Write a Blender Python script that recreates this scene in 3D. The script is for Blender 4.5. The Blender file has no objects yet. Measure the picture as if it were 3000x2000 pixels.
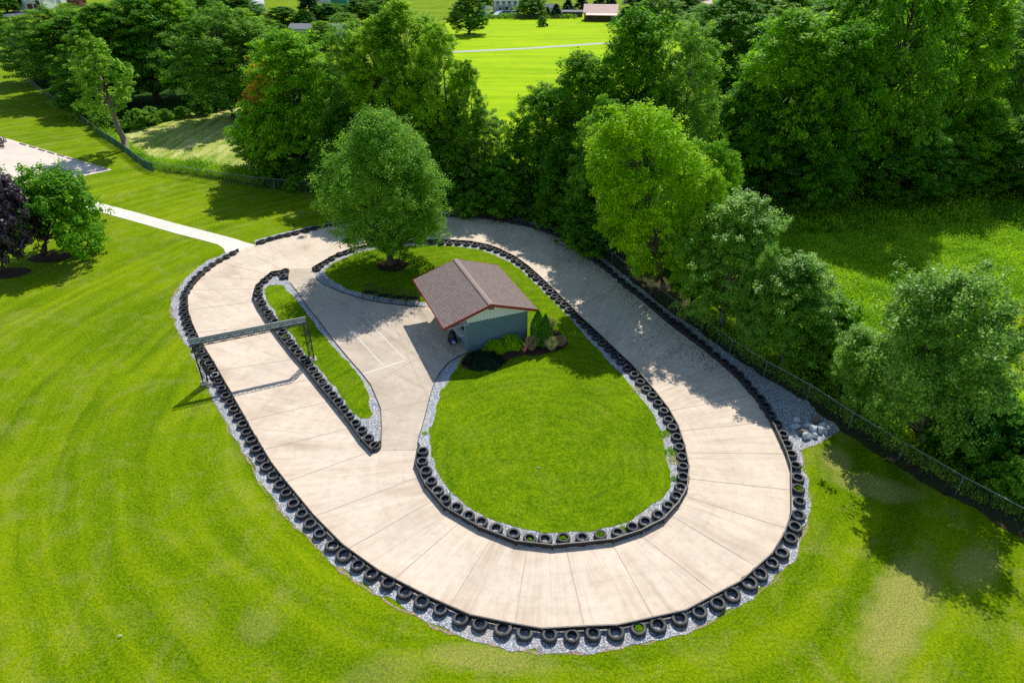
import bpy, bmesh, math, random
import numpy as np
from mathutils import Vector, Matrix, noise as mnoise
from mathutils.geometry import tessellate_polygon
S = bpy.context.scene
COL = S.collection
R = math.radians
random.seed(7)
rng = np.random.default_rng(7)

# ------------------------------------------------------------------ survey of the site
# a surveyed photo point (px,py on the 3000x2000 frame) is turned into metres on the ground (or at height z)
F, TH, H = 1932.5, R(32.02), 25.0
SN, CS = math.sin(TH), math.cos(TH)
def G(px, py, z=0.0):
    a = (px - 1500) / F; b = (1000 - py) / F
    dz = b * CS - SN
    t = (z - H) / dz
    return Vector((a * t, t * (CS + b * SN), z))
def hgt(X, Y, py):                      # height above (X,Y) that is seen at picture row py
    k = (1000 - py) / F
    return Y * (k * CS - SN) / (CS + k * SN) + H
def pts(lst, z=0.0): return [G(x, y, z).to_2d() for x, y in lst]

# ------------------------------------------------------------------ helpers
def tag(o, label=None, cat=None, group=None, kind=None):
    if label: o['label'] = label
    if cat: o['category'] = cat
    if group: o['group'] = group
    if kind: o['kind'] = kind
    return o
def link(name, me, mat=None, parent=None, loc=None):
    o = bpy.data.objects.new(name, me); COL.objects.link(o)
    if mat is not None and me is not None and len(me.materials) == 0: me.materials.append(mat)
    if parent is not None: o.parent = parent
    if loc is not None: o.location = loc
    return o
def empty(name, loc, rz=0.0, label=None, cat=None, group=None):
    o = bpy.data.objects.new(name, None); COL.objects.link(o)
    o.location = loc; o.rotation_euler = (0, 0, rz); o.empty_display_size = .3
    return tag(o, label, cat, group)
def mesh(name, v, f, smooth=False):
    me = bpy.data.meshes.new(name)
    me.from_pydata([tuple(p) for p in v], [], f); me.update()
    if smooth:
        me.polygons.foreach_set('use_smooth', [True] * len(me.polygons))
    return me
class MB:
    def __init__(s): s.v = []; s.f = []
    def add(s, v, f):
        n = len(s.v); s.v += [Vector(p) for p in v]; s.f += [tuple(i + n for i in q) for q in f]
    def box(s, c, d, rz=0.0, M=None):
        c = Vector(c); hx, hy, hz = d[0] / 2, d[1] / 2, d[2] / 2
        m = M if M is not None else Matrix.Rotation(rz, 3, 'Z')
        v = [c + m @ Vector((x * hx, y * hy, z * hz)) for z in (-1, 1) for x, y in ((-1, -1), (1, -1), (1, 1), (-1, 1))]
        s.add(v, [(0, 3, 2, 1), (4, 5, 6, 7), (0, 1, 5, 4), (1, 2, 6, 5), (2, 3, 7, 6), (3, 0, 4, 7)])
    def bar(s, a, b, w, h=None):
        a = Vector(a); b = Vector(b); d = b - a
        if d.length < 1e-6: return
        q = d.to_track_quat('X', 'Z').to_matrix()
        s.box((a + b) / 2, (d.length, w, h or w), M=q)
    def tube(s, P, Rr, n=8, caps=True):
        P = [Vector(p) for p in P]; rings = []
        for i, p in enumerate(P):
            d = (P[min(i + 1, len(P) - 1)] - P[max(i - 1, 0)]).normalized()
            q = d.to_track_quat('Z', 'Y').to_matrix()
            rings.append([p + q @ Vector((math.cos(2 * math.pi * k / n) * Rr[i], math.sin(2 * math.pi * k / n) * Rr[i], 0)) for k in range(n)])
        f = []
        for i in range(len(P) - 1):
            for k in range(n):
                f.append((i * n + k, i * n + (k + 1) % n, (i + 1) * n + (k + 1) % n, (i + 1) * n + k))
        if caps: f += [tuple(range(n))[::-1], tuple((len(P) - 1) * n + k for k in range(n))]
        s.add([p for r in rings for p in r], f)
    def lathe(s, prof, n=24, c=(0, 0, 0), closed=False, fn=None):
        v = []; m = len(prof)
        for k in range(n):
            a = 2 * math.pi * k / n
            for j, (r, z) in enumerate(prof):
                rr = r * (fn(j, k) if fn else 1)
                v.append((c[0] + rr * math.cos(a), c[1] + rr * math.sin(a), c[2] + z))
        f = []
        for k in range(n):
            k2 = (k + 1) % n
            for j in range(m if closed else m - 1):
                j2 = (j + 1) % m
                f.append((k * m + j, k2 * m + j, k2 * m + j2, k * m + j2))
        s.add(v, f)
    def prism(s, poly, z0, z1):
        n = len(poly)
        v = [(p[0], p[1], z0) for p in poly] + [(p[0], p[1], z1) for p in poly]
        s.add(v, [tuple(range(n))[::-1], tuple(range(n, 2 * n))] + [(i, (i + 1) % n, n + (i + 1) % n, n + i) for i in range(n)])
    def mesh(s, name, smooth=False): return mesh(name, s.v, s.f, smooth)
    def obj(s, name, mat, parent=None, loc=None, smooth=False, bevel=0):
        o = link(name, s.mesh(name, smooth), mat, parent, loc)
        if bevel:
            b = o.modifiers.new('b', 'BEVEL'); b.width = bevel; b.segments = 2; b.limit_method = 'ANGLE'
        return o
def copy_tree(o, parent=None):
    c = o.copy(); COL.objects.link(c); c.parent = parent
    for ch in list(o.children): copy_tree(ch, c)
    return c

# ------------------------------------------------------------------ materials
def newmat(name):
    m = bpy.data.materials.new(name); m.use_nodes = True
    nt = m.node_tree; b = nt.nodes['Principled BSDF']
    return m, nt, b
def nd(nt, t, **kw):
    n = nt.nodes.new(t)
    for k, v in kw.items():
        if k in n.inputs.keys(): n.inputs[k].default_value = v
        else: setattr(n, k, v)
    return n
def L(nt, a, b): nt.links.new(a, b)
def ramp(nt, fac, stops):
    r = nt.nodes.new('ShaderNodeValToRGB'); e = r.color_ramp.elements
    while len(e) < len(stops): e.new(0.5)
    for i, (p, c) in enumerate(stops):
        e[i].position = p; e[i].color = (c[0], c[1], c[2], 1)
    if fac is not None: L(nt, fac, r.inputs[0])
    return r
def mix(nt, fac, a, b, mode='MIX'):
    m = nt.nodes.new('ShaderNodeMix'); m.data_type = 'RGBA'; m.blend_type = mode
    for i, s in ((0, fac), (6, a), (7, b)):
        if isinstance(s, (int, float)): m.inputs[i].default_value = s
        elif isinstance(s, tuple): m.inputs[i].default_value = (*s, 1) if len(s) == 3 else s
        else: L(nt, s, m.inputs[i])
    return m.outputs[2]
def mth(nt, op, a, b=0.0, c=None):
    m = nt.nodes.new('ShaderNodeMath'); m.operation = op
    for i, s in enumerate((a, b) if c is None else (a, b, c)):
        if isinstance(s, (int, float)): m.inputs[i].default_value = s
        else: L(nt, s, m.inputs[i])
    return m.outputs[0]
def noise(nt, vec, scale, detail=4, rough=.55, dist=0.0):
    n = nt.nodes.new('ShaderNodeTexNoise'); n.inputs['Scale'].default_value = scale
    n.inputs['Detail'].default_value = detail; n.inputs['Roughness'].default_value = rough; n.inputs['Distortion'].default_value = dist
    L(nt, vec, n.inputs['Vector']); return n.outputs[0]
def mapping(nt, vec, scale=(1, 1, 1), rot=(0, 0, 0), loc=(0, 0, 0)):
    m = nt.nodes.new('ShaderNodeMapping'); m.inputs['Scale'].default_value = scale
    m.inputs['Rotation'].default_value = rot; m.inputs['Location'].default_value = loc
    L(nt, vec, m.inputs['Vector']); return m.outputs[0]
def position(nt):
    return nt.nodes.new('ShaderNodeNewGeometry').outputs['Position']
def bump(nt, b, h, strength=.5, dist=.05):
    n = nt.nodes.new('ShaderNodeBump'); n.inputs['Strength'].default_value = strength; n.inputs['Distance'].default_value = dist
    L(nt, h, n.inputs['Height']); L(nt, n.outputs[0], b.inputs['Normal'])
CEN = G(1600, 1330)
def polar(nt, P, ka, kr, c=CEN):
    sx = nt.nodes.new('ShaderNodeSeparateXYZ'); L(nt, P, sx.inputs[0])
    dx = mth(nt, 'SUBTRACT', sx.outputs[0], c.x); dy = mth(nt, 'SUBTRACT', sx.outputs[1], c.y)
    ang = mth(nt, 'ARCTAN2', dy, dx)
    rad = mth(nt, 'SQRT', mth(nt, 'ADD', mth(nt, 'MULTIPLY', dx, dx), mth(nt, 'MULTIPLY', dy, dy)))
    cb = nt.nodes.new('ShaderNodeCombineXYZ')
    L(nt, mth(nt, 'MULTIPLY', ang, ka), cb.inputs[0]); L(nt, mth(nt, 'MULTIPLY', rad, kr), cb.inputs[1])
    return cb.outputs[0], ang, rad

def grass_mat(name, lo, mid, hi, dry, stripe=None, dryamt=.5, rough_scale=1.0, bumps=.9, patch=None):
    m, nt, b = newmat(name); P = position(nt)
    fine = noise(nt, P, 7.5 * rough_scale, 5, .85)
    finer = noise(nt, P, 19 * rough_scale, 4, .8)
    med = noise(nt, P, 1.3 * rough_scale, 4, .65)
    big = noise(nt, P, .13, 3, .55, .6)
    t = mth(nt, 'ADD', mth(nt, 'MULTIPLY', fine, .60), mth(nt, 'MULTIPLY', finer, .40))
    t = mth(nt, 'ADD', mth(nt, 'MULTIPLY', mth(nt, 'SUBTRACT', t, .5), 1.25), .5)
    t = mth(nt, 'ADD', t, mth(nt, 'MULTIPLY', mth(nt, 'SUBTRACT', med, .5), .10))
    t = mth(nt, 'ADD', t, mth(nt, 'MULTIPLY', mth(nt, 'SUBTRACT', big, .5), .16))
    if stripe: t = mth(nt, 'ADD', t, stripe(nt, P))
    r = ramp(nt, t, [(.36, lo), (.50, mid), (.65, hi)])
    dn = noise(nt, P, .45, 5, .7, .8)
    dfac = ramp(nt, dn, [(.50, (0, 0, 0)), (.72, (1, 1, 1))]).outputs[0]
    dspk = ramp(nt, noise(nt, P, 14 * rough_scale, 4, .8), [(.46, (0, 0, 0)), (.56, (1, 1, 1))]).outputs[0]
    fac = mth(nt, 'MULTIPLY', mth(nt, 'MULTIPLY', dfac, dspk), dryamt)
    if patch: fac = mth(nt, 'MAXIMUM', fac, patch(nt, P, dspk))
    c = mix(nt, fac, r.outputs[0], dry)
    L(nt, c, b.inputs['Base Color']); b.inputs['Roughness'].default_value = .9
    b.inputs['Specular IOR Level'].default_value = .04
    bump(nt, b, mth(nt, 'ADD', fine, mth(nt, 'MULTIPLY', finer, .6)), bumps, .06)
    return m
def blob(nt, P, cx, cy, rx, ry, rot=0, soft=.5):
    v = mapping(nt, P, (1, 1, 1), (0, 0, 0), (-cx, -cy, 0))
    v = mapping(nt, v, (1, 1, 1), (0, 0, -rot)); v = mapping(nt, v, (1 / rx, 1 / ry, 0))
    ln = nt.nodes.new('ShaderNodeVectorMath'); ln.operation = 'LENGTH'; L(nt, v, ln.inputs[0])
    d = mth(nt, 'ADD', ln.outputs['Value'], mth(nt, 'MULTIPLY', mth(nt, 'SUBTRACT', noise(nt, P, .9, 5, .65), .5), .9))
    return ramp(nt, d, [(1 - soft, (1, 1, 1)), (1 + soft * .3, (0, 0, 0))]).outputs[0]
LC = Vector((0, 36, 0))
def lawn_stripes(nt, P):
    v, ang, rad = polar(nt, P, 1.2, 1, LC)
    d = mth(nt, 'MULTIPLY', mth(nt, 'SUBTRACT', noise(nt, P, .10, 2), .5), 3.0)
    rd = mth(nt, 'ADD', rad, d)
    v2 = nt.nodes.new('ShaderNodeCombineXYZ')
    L(nt, mth(nt, 'MULTIPLY', ang, .9), v2.inputs[0]); L(nt, mth(nt, 'MULTIPLY', rd, .85), v2.inputs[1])
    st = noise(nt, v2.outputs[0], 1.0, 4, .62)
    rut = ramp(nt, mth(nt, 'ABSOLUTE', mth(nt, 'SUBTRACT', mth(nt, 'ADD', rad, mth(nt, 'MULTIPLY', d, .12)), 16.9)), [(.0, (1, 1, 1)), (.35, (0, 0, 0))]).outputs[0]
    low = ramp(nt, mth(nt, 'ABSOLUTE', mth(nt, 'ADD', ang, 2.35)), [(.35, (1, 1, 1)), (.65, (0, 0, 0))]).outputs[0]
    o = mth(nt, 'MULTIPLY', mth(nt, 'SUBTRACT', st, .5), .28)
    return mth(nt, 'SUBTRACT', o, mth(nt, 'MULTIPLY', mth(nt, 'MULTIPLY', rut, low), .06))
def lawn_patches(nt, P, spk):
    tot = None
    for (px, py, rx, ry, rot, k) in ((2640, 1780, 1.5, 5.0, -.75, 1.0), (2860, 1660, 1.0, 2.4, -.9, .85), (1430, 1930, 3.2, .8, -.1, .75), (650, 780, .7, 3.5, -.5, .75),
                                     (2450, 1345, 1.0, 1.5, -.3, .95), (2560, 1425, 1.2, 2.6, 1.2, .95), (1130, 1980, 2.2, 1.2, .3, .4), (760, 1830, 1.2, 1.0, 0, .4)):
        c = G(px, py)
        f = mth(nt, 'MULTIPLY', blob(nt, P, c.x, c.y, rx, ry, rot), k)
        tot = f if tot is None else mth(nt, 'MAXIMUM', tot, f)
    return mth(nt, 'MULTIPLY', tot, mth(nt, 'ADD', .14, mth(nt, 'MULTIPLY', spk, .80)))
M = {}
def infield_rings(nt, P):
    v, ang, rad = polar(nt, P, 3, 2.2, G(1610, 1345))
    return mth(nt, 'MULTIPLY', mth(nt, 'SUBTRACT', noise(nt, v, 1, 3, .6), .5), .22)
M['lawn'] = grass_mat('lawn grass', (.040, .115, .0005), (.170, .275, .001), (.37, .45, .004), (.52, .43, .15), lawn_stripes, .55, patch=lawn_patches)
M['lawn2'] = grass_mat('infield grass', (.034, .105, .0005), (.135, .245, .001), (.30, .40, .004), (.38, .34, .07), infield_rings, .30)
M['field'] = grass_mat('far field grass', (.22, .40, .002), (.34, .53, .003), (.48, .63, .006), (.46, .50, .08), lambda nt, P: mth(nt, 'MULTIPLY', mth(nt, 'SUBTRACT', noise(nt, mapping(nt, P, (.03, .35, 1), (0, 0, .15)), 1, 4), .5), .5), .35, .35, .3)
M['meadow'] = grass_mat('rough meadow', (.05, .17, .004), (.19, .39, .006), (.42, .58, .010), (.30, .34, .05), None, .4, .3, 1.0)
M['hay'] = grass_mat('mown hay bank', (.14, .27, .02), (.38, .43, .08), (.66, .62, .26), (.70, .56, .30), lambda nt, P: mth(nt, 'MULTIPLY', mth(nt, 'SUBTRACT', noise(nt, mapping(nt, P, (.9, .12, 1), (0, 0, .5)), 1, 5, .7), .5), .8), .8, .4)
M['litter'] = grass_mat('leaf litter with painted shade', (.03, .035, .012), (.075, .070, .030), (.12, .10, .05), (.13, .08, .05), None, .3, .6)  # dark tone also carries the shade on the ground behind the fence
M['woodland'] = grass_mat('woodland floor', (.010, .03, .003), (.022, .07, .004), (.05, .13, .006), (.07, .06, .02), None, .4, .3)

def concrete_mat(name, base, stain, streak=True, dark=1.0):
    m, nt, b = newmat(name); P = position(nt)
    n1 = noise(nt, P, .35, 6, .62, .5); n2 = noise(nt, P, 2.3, 6, .7); n3 = noise(nt, P, 45, 2, .7)
    c = mix(nt, ramp(nt, n1, [(.38, (0, 0, 0)), (.66, (1, 1, 1))]).outputs[0], base, tuple(x * .84 for x in base))
    c = mix(nt, ramp(nt, n2, [(.46, (0, 0, 0)), (.82, (.55, .55, .55))]).outputs[0], c, stain)
    if streak:
        v, ang, rad = polar(nt, P, 13, .10)
        w = nt.nodes.new('ShaderNodeVectorMath'); w.operation = 'ADD'; L(nt, v, w.inputs[0])
        nn = nt.nodes.new('ShaderNodeTexNoise'); nn.inputs['Scale'].default_value = .5; L(nt, P, nn.inputs['Vector'])
        sc_ = nt.nodes.new('ShaderNodeVectorMath'); sc_.operation = 'SCALE'; sc_.inputs['Scale'].default_value = .35; L(nt, nn.outputs[1], sc_.inputs[0]); L(nt, sc_.outputs[0], w.inputs[1])
        s = noise(nt, w.outputs[0], 1.3, 5, .62)
        area = ramp(nt, noise(nt, P, .22, 3), [(.42, (.12, .12, .12)), (.62, (1, 1, 1))]).outputs[0]
        sf = mth(nt, 'MULTIPLY', ramp(nt, s, [(.44, (0, 0, 0)), (.78, (.85, .85, .85))]).outputs[0], area)
        c = mix(nt, mth(nt, 'MULTIPLY', sf, dark), c, (stain[0] * .85, stain[1] * .80, stain[2] * .74))
        v5, _a, _r = polar(nt, P, 60, .22)
        s5 = noise(nt, v5, 1.0, 4, .7)
        c = mix(nt, ramp(nt, s5, [(.48, (0, 0, 0)), (.80, (.40, .40, .40))]).outputs[0], c, tuple(x * .8 for x in stain))
        # rubber left along the driving line
        v3 = nt.nodes.new('ShaderNodeCombineXYZ'); L(nt, mth(nt, 'MULTIPLY', ang, 1.4), v3.inputs[0]); L(nt, mth(nt, 'MULTIPLY', rad, 2.2), v3.inputs[1])
        s2 = noise(nt, v3.outputs[0], 1.1, 4, .6)
        c = mix(nt, ramp(nt, s2, [(.52, (0, 0, 0)), (.78, (.22, .22, .22))]).outputs[0], c, tuple(x * .7 for x in stain))
    sp = ramp(nt, noise(nt, P, 9, 2, .5), [(.73, (0, 0, 0)), (.79, (.5, .5, .5))]).outputs[0]
    c = mix(nt, sp, c, (.16, .13, .10))
    c = mix(nt, mth(nt, 'MULTIPLY', n3, .20), c, tuple(x * .55 for x in base))
    L(nt, c, b.inputs['Base Color']); b.inputs['Roughness'].default_value = .85
    bump(nt, b, mth(nt, 'ADD', n3, n2), .15, .01)
    return m
M['track'] = concrete_mat('track concrete', (.86, .705, .555), (.47, .355, .255))
M['pit'] = concrete_mat('pit concrete', (.68, .56, .44), (.36, .29, .23), True, 1.2)
M['path'] = concrete_mat('path concrete', (.90, .83, .72), (.7, .6, .5), False)
M['lot'] = concrete_mat('lot concrete', (.86, .73, .61), (.62, .51, .42), False)

def gravel_mat(name, a, bb, soil, amt):
    m, nt, b = newmat(name); P = position(nt)
    v = nt.nodes.new('ShaderNodeTexVoronoi'); v.inputs['Scale'].default_value = 15; L(nt, P, v.inputs['Vector'])
    v2 = nt.nodes.new('ShaderNodeTexVoronoi'); v2.inputs['Scale'].default_value = 28; L(nt, P, v2.inputs['Vector'])
    bw = nt.nodes.new('ShaderNodeRGBToBW'); L(nt, v.outputs['Color'], bw.inputs[0])
    bw2 = nt.nodes.new('ShaderNodeRGBToBW'); L(nt, v2.outputs['Color'], bw2.inputs[0])
    t = mth(nt, 'ADD', mth(nt, 'MULTIPLY', bw.outputs[0], .6), mth(nt, 'MULTIPLY', bw2.outputs[0], .4))
    c = ramp(nt, t, [(.2, tuple(x * .35 for x in a)), (.5, a), (.8, bb)]).outputs[0]
    e = ramp(nt, v.outputs['Distance'], [(.45, (0, 0, 0)), (.85, (.75, .75, .75))]).outputs[0]
    c = mix(nt, e, c, (.14, .14, .16))
    s = ramp(nt, mth(nt, 'ADD', noise(nt, P, .8, 4), mth(nt, 'MULTIPLY', mth(nt, 'SUBTRACT', noise(nt, P, 9, 2), .5), .5)), [(.5, (0, 0, 0)), (.7, (amt, amt, amt))]).outputs[0]
    c = mix(nt, s, c, soil)
    L(nt, c, b.inputs['Base Color']); b.inputs['Roughness'].default_value = .8
    bump(nt, b, mth(nt, 'SUBTRACT', 1.0, v.outputs['Distance']), .9, .05)
    return m
M['gravel'] = gravel_mat('grey gravel', (.40, .42, .46), (.88, .90, .93), (.58, .46, .36), .45)
M['soil'] = gravel_mat('bare soil edge', (.42, .30, .16), (.55, .42, .26), (.30, .32, .08), .9)

def simple(name, col, rough=.6, metal=0.0, spec=.5, var=.15, scale=6, bmp=0.0):
    m, nt, b = newmat(name)
    P = nt.nodes.new('ShaderNodeTexCoord').outputs['Object']
    n = noise(nt, P, scale, 5, .6)
    c = mix(nt, n, tuple(x * (1 - var) for x in col), tuple(min(1, x * (1 + var)) for x in col))
    L(nt, c, b.inputs['Base Color']); b.inputs['Roughness'].default_value = rough
    b.inputs['Metallic'].default_value = metal; b.inputs['Specular IOR Level'].default_value = spec
    if bmp: bump(nt, b, n, bmp, .02)
    return m
M['rubber'] = simple('tyre rubber', (.030, .031, .036), .62, 0, .45, .45, 9, .3)
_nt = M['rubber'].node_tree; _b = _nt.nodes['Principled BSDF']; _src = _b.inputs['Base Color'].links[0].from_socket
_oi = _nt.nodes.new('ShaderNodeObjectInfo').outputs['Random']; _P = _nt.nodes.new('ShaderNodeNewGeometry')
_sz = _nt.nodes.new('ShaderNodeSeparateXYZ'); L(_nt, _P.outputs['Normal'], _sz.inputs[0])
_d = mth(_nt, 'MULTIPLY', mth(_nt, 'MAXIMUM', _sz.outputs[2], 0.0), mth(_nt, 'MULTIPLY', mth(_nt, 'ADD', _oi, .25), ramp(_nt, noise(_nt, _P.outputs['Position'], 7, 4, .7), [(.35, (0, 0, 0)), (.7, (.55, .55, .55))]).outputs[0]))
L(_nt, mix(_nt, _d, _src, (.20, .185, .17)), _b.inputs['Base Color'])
M['rail'] = simple('black rail board', (.022, .020, .022), .5, 0, .5, .4, 3, .2)
M['black'] = simple('black metal', (.02, .021, .023), .45, .3, .5, .3)
M['white_paint'] = simple('white paint', (.74, .69, .60), .7, 0, .3, .08, 20)
M['joint'] = simple('joint', (.44, .37, .30), .9, 0, .2, .4)
M['mulch'] = simple('bark mulch', (.070, .040, .028), .95, 0, .1, .75, 22, 1.0)
M['bark'] = simple('bark', (.11, .085, .065), .9, 0, .2, .5, 5, .8)
M['greybark'] = simple('grey bark', (.22, .19, .16), .9, 0, .2, .4, 5, .8)
M['wire'] = simple('dark wire mesh', (.05, .065, .07), .5, .3, .4, .2)
M['galv'] = simple('galvanised steel', (.30, .36, .38), .45, .7, .5, .15)
M['truss'] = simple('dark truss steel', (.035, .040, .045), .45, .5, .5, .2)
M['panel'] = simple('grey panel', (.62, .72, .80), .5, 0, .5, .1)
M['white'] = simple('white siding', (.80, .82, .82), .6, 0, .3, .06)
M['concrete_plain'] = simple('plain concrete', (.42, .38, .33), .85, 0, .3, .2, 9, .3)
M['roofgrey'] = simple('grey roof', (.20, .21, .24), .8, 0, .3, .2, 3)
M['roofwhite'] = simple('pale metal roof', (.72, .74, .74), .5, 0, .5, .06, 2)
M['roofpink'] = simple('faded red metal roof', (.72, .42, .36), .55, 0, .4, .12, 1)
M['red'] = simple('red trim', (.33, .045, .022), .6, 0, .4, .25, 4)
M['brick'] = simple('brown brick', (.20, .08, .055), .9, 0, .2, .3, 8)
M['greenpaint'] = simple('green roof', (.05, .30, .22), .6, 0, .4, .1)
M['oldwood'] = simple('weathered wood', (.10, .085, .075), .9, 0, .2, .5, 2.5, .4)
M['asphalt'] = simple('asphalt', (.10, .11, .14), .9, 0, .2, .2, 2)
M['road'] = simple('pale road', (.50, .50, .48), .9, 0, .2, .1, 1)
M['glass'] = simple('window glass', (.02, .03, .04), .1, 0, .8, .1)
M['orange'] = simple('orange', (.90, .16, .02), .6)
M['blue'] = simple('blue plastic', (.02, .13, .42), .4, 0, .5, .1)
M['skin'] = simple('skin', (.5, .3, .2), .6)
M['rock'] = simple('limestone boulder', (.50, .55, .58), .9, 0, .2, .35, 3.5, 1.0)
M['rockbrown'] = simple('brown boulder', (.20, .16, .13), .9, 0, .2, .4, 3.5, 1.0)
M['deadleaf'] = simple('dead leaf', (.20, .075, .035), .9, 0, .1, .5, 3)
M['tanboard'] = simple('tan board', (.45, .30, .18), .9, 0, .2, .25, 3)

def leaf_mat(name, lo, mid, hi, trans=.35, rough=.55, clump=.55, spec=.14):
    m, nt, b = newmat(name)
    g = nt.nodes.new('ShaderNodeNewGeometry'); tc = nt.nodes.new('ShaderNodeTexCoord').outputs['Object']
    oi = nt.nodes.new('ShaderNodeObjectInfo').outputs['Random']
    n = noise(nt, tc, clump, 3, .6)
    t = mth(nt, 'ADD', mth(nt, 'MULTIPLY', g.outputs['Random Per Island'], .45), mth(nt, 'MULTIPLY', n, .75))
    t = mth(nt, 'ADD', t, mth(nt, 'MULTIPLY', mth(nt, 'SUBTRACT', oi, .5), .16))
    c = ramp(nt, t, [(.28, lo), (.58, mid), (.88, hi)]).outputs[0]
    L(nt, c, b.inputs['Base Color']); b.inputs['Roughness'].default_value = rough; b.inputs['Specular IOR Level'].default_value = spec
    tr = nt.nodes.new('ShaderNodeBsdfTranslucent')
    c2 = mix(nt, 1.0, c, (1.25, 1.35, .35), 'MULTIPLY'); L(nt, c2, tr.inputs[0])
    ms = nt.nodes.new('ShaderNodeMixShader'); ms.inputs[0].default_value = trans
    L(nt, b.outputs[0], ms.inputs[1]); L(nt, tr.outputs[0], ms.inputs[2])
    L(nt, ms.outputs[0], nt.nodes['Material Output'].inputs[0])
    return m
LM = {
 'island': leaf_mat('island tree leaves', (.034, .150, .008), (.125, .345, .018), (.46, .68, .08), .46),
 'walnut': leaf_mat('walnut leaves', (.035, .165, .004), (.150, .395, .008), (.50, .72, .014), .50),
 'dark': leaf_mat('dark leaves', (.030, .150, .012), (.105, .310, .018), (.33, .55, .026), .48),
 'grey': leaf_mat('grey green leaves', (.055, .180, .014), (.185, .390, .030), (.46, .66, .08), .47),
 'yellow': leaf_mat('yellow green leaves', (.14, .33, .003), (.38, .62, .006), (.70, .82, .015), .50),
 'birch': leaf_mat('pale green leaves', (.050, .190, .012), (.185, .410, .030), (.50, .70, .10), .45, rough=.42, spec=.3),
 'birchdark': leaf_mat('grey green glossy leaves', (.030, .120, .010), (.110, .290, .022), (.40, .60, .08), .40, rough=.42, spec=.3),
 'lime': leaf_mat('light green leaves', (.08, .25, .006), (.27, .50, .012), (.55, .72, .03), .50),
 'purple': leaf_mat('purple leaves', (.014, .009, .018), (.050, .028, .050), (.14, .10, .15), .15, .4, .6, .5),
 'conifer': leaf_mat('conifer needles', (.012, .060, .028), (.030, .12, .048), (.07, .18, .07), .15),
 'yew': leaf_mat('bright shrub leaves', (.14, .32, .003), (.32, .58, .005), (.58, .76, .012)),
 'juniper': leaf_mat('dark shrub leaves', (.004, .018, .007), (.009, .036, .013), (.022, .065, .022), .1),
 'redgrass': leaf_mat('reddish grass', (.24, .20, .08), (.48, .32, .20), (.70, .58, .40), .3),
 'tangrass': leaf_mat('tan grass', (.28, .32, .08), (.62, .58, .28), (.82, .75, .48), .3),
 'weeds': leaf_mat('meadow weeds', (.07, .23, .008), (.24, .47, .012), (.52, .66, .025), .40, .6, .25, .2),
 'orange': leaf_mat('orange leaves', (.30, .15, .01), (.6, .28, .03), (.8, .42, .05), .3),
}

# ------------------------------------------------------------------ world, sun, camera
SUN = Vector((0.242, 0.818, 1.0))       # direction towards the sun
el = math.atan2(1, math.hypot(.242, .818)); az = math.atan2(.242, .818)
w = bpy.data.worlds.new('World'); S.world = w; w.use_nodes = True
nt = w.node_tree; bg = nt.nodes['Background']
sky = nt.nodes.new('ShaderNodeTexSky'); sky.sky_type = 'NISHITA'; sky.sun_disc = False
sky.sun_elevation = el; sky.sun_rotation = az; sky.air_density = 1.2; sky.dust_density = .4; sky.ozone_density = 1.5
L(nt, sky.outputs[0], bg.inputs[0]); bg.inputs[1].default_value = .125
ld = bpy.data.lights.new('sun', 'SUN'); ld.energy = 4.7; ld.angle = R(.5); ld.color = (1, .955, .86)
lo = bpy.data.objects.new('sun', ld); COL.objects.link(lo); lo.rotation_euler = SUN.to_track_quat('Z', 'Y').to_euler(); lo.location = (20, 60, 80)
cd = bpy.data.cameras.new('camera'); cd.sensor_width = 36; cd.lens = F / 3000 * 36; cd.clip_end = 3000; cd.clip_start = .5
co = bpy.data.objects.new('camera', cd); COL.objects.link(co); co.location = (0, 0, H); co.rotation_euler = (math.pi / 2 - TH, 0, 0)
S.camera = co
S.view_settings.view_transform = 'Standard'; S.view_settings.look = 'None'; S.view_settings.exposure = 0
S.cycles.max_bounces = 7; S.cycles.diffuse_bounces = 4; S.cycles.transmission_bounces = 5; S.cycles.transparent_max_bounces = 6
S.cycles.use_denoising = False

# ------------------------------------------------------------------ traced outlines (surveyed)
exec_rail = None
OUT = [(699,738,0),(668,756,0),(641,771,0),(622,784,0),(599,804,0),(579,819,0),(566,840,0),(551,863,0),(549,883,0),(551,906,0),(558,934,0),(568,962,0),(588,1005,0),
 (602,1024,0),(630,1073,0),(653,1114,0),(675,1146,.3),(694,1181,.3),(717,1221,.3),(738,1261,.3),(769,1312,.3),(794,1354,.3),(838,1411,.3),(879,1460,.3),(919,1509,.3),(957,1549,.3),
 (1002,1593,.3),(1045,1629,.3),(1112,1672,.3),(1168,1703,.3),(1249,1744,.3),(1318,1773,.3),(1377,1800,.3),(1448,1815,.3),(1500,1825,.3),(1589,1840,.3),(1717,1833,.3),
 (1806,1830,.3),(1908,1808,.3),(2009,1786,.3),(2085,1745,.3),(2170,1701,.3),(2198,1679,.3),(2261,1621,.3),(2285,1597,.3),(2298,1560,.3),(2319,1500,.3),(2324,1481,.1),
 (2314,1375,0),(2298,1326,0),(2282,1289,0),(2267,1258,0),(2244,1219,0),(2218,1178,0),(2185,1140,0),(2152,1104,0),(2119,1074,0),(2088,1048,0),(2052,1019,0),(2018,995,0),(1957,949,0),
 (1906,904,0),(1868,872,0),(1817,830,0),(1763,785,0),(1715,750,0),(1677,722,0),(1638,699,0),(1600,682,0),(1543,664,0),(1485,651,0),(1434,643,0),(1383,638,0),(1314,637,0),(1250,637,0),
 (1180,640,0),(1100,646,0),(1010,658,0),(936,670,0),(885,682,0),(808,702,0),(752,718,0)]
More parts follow.
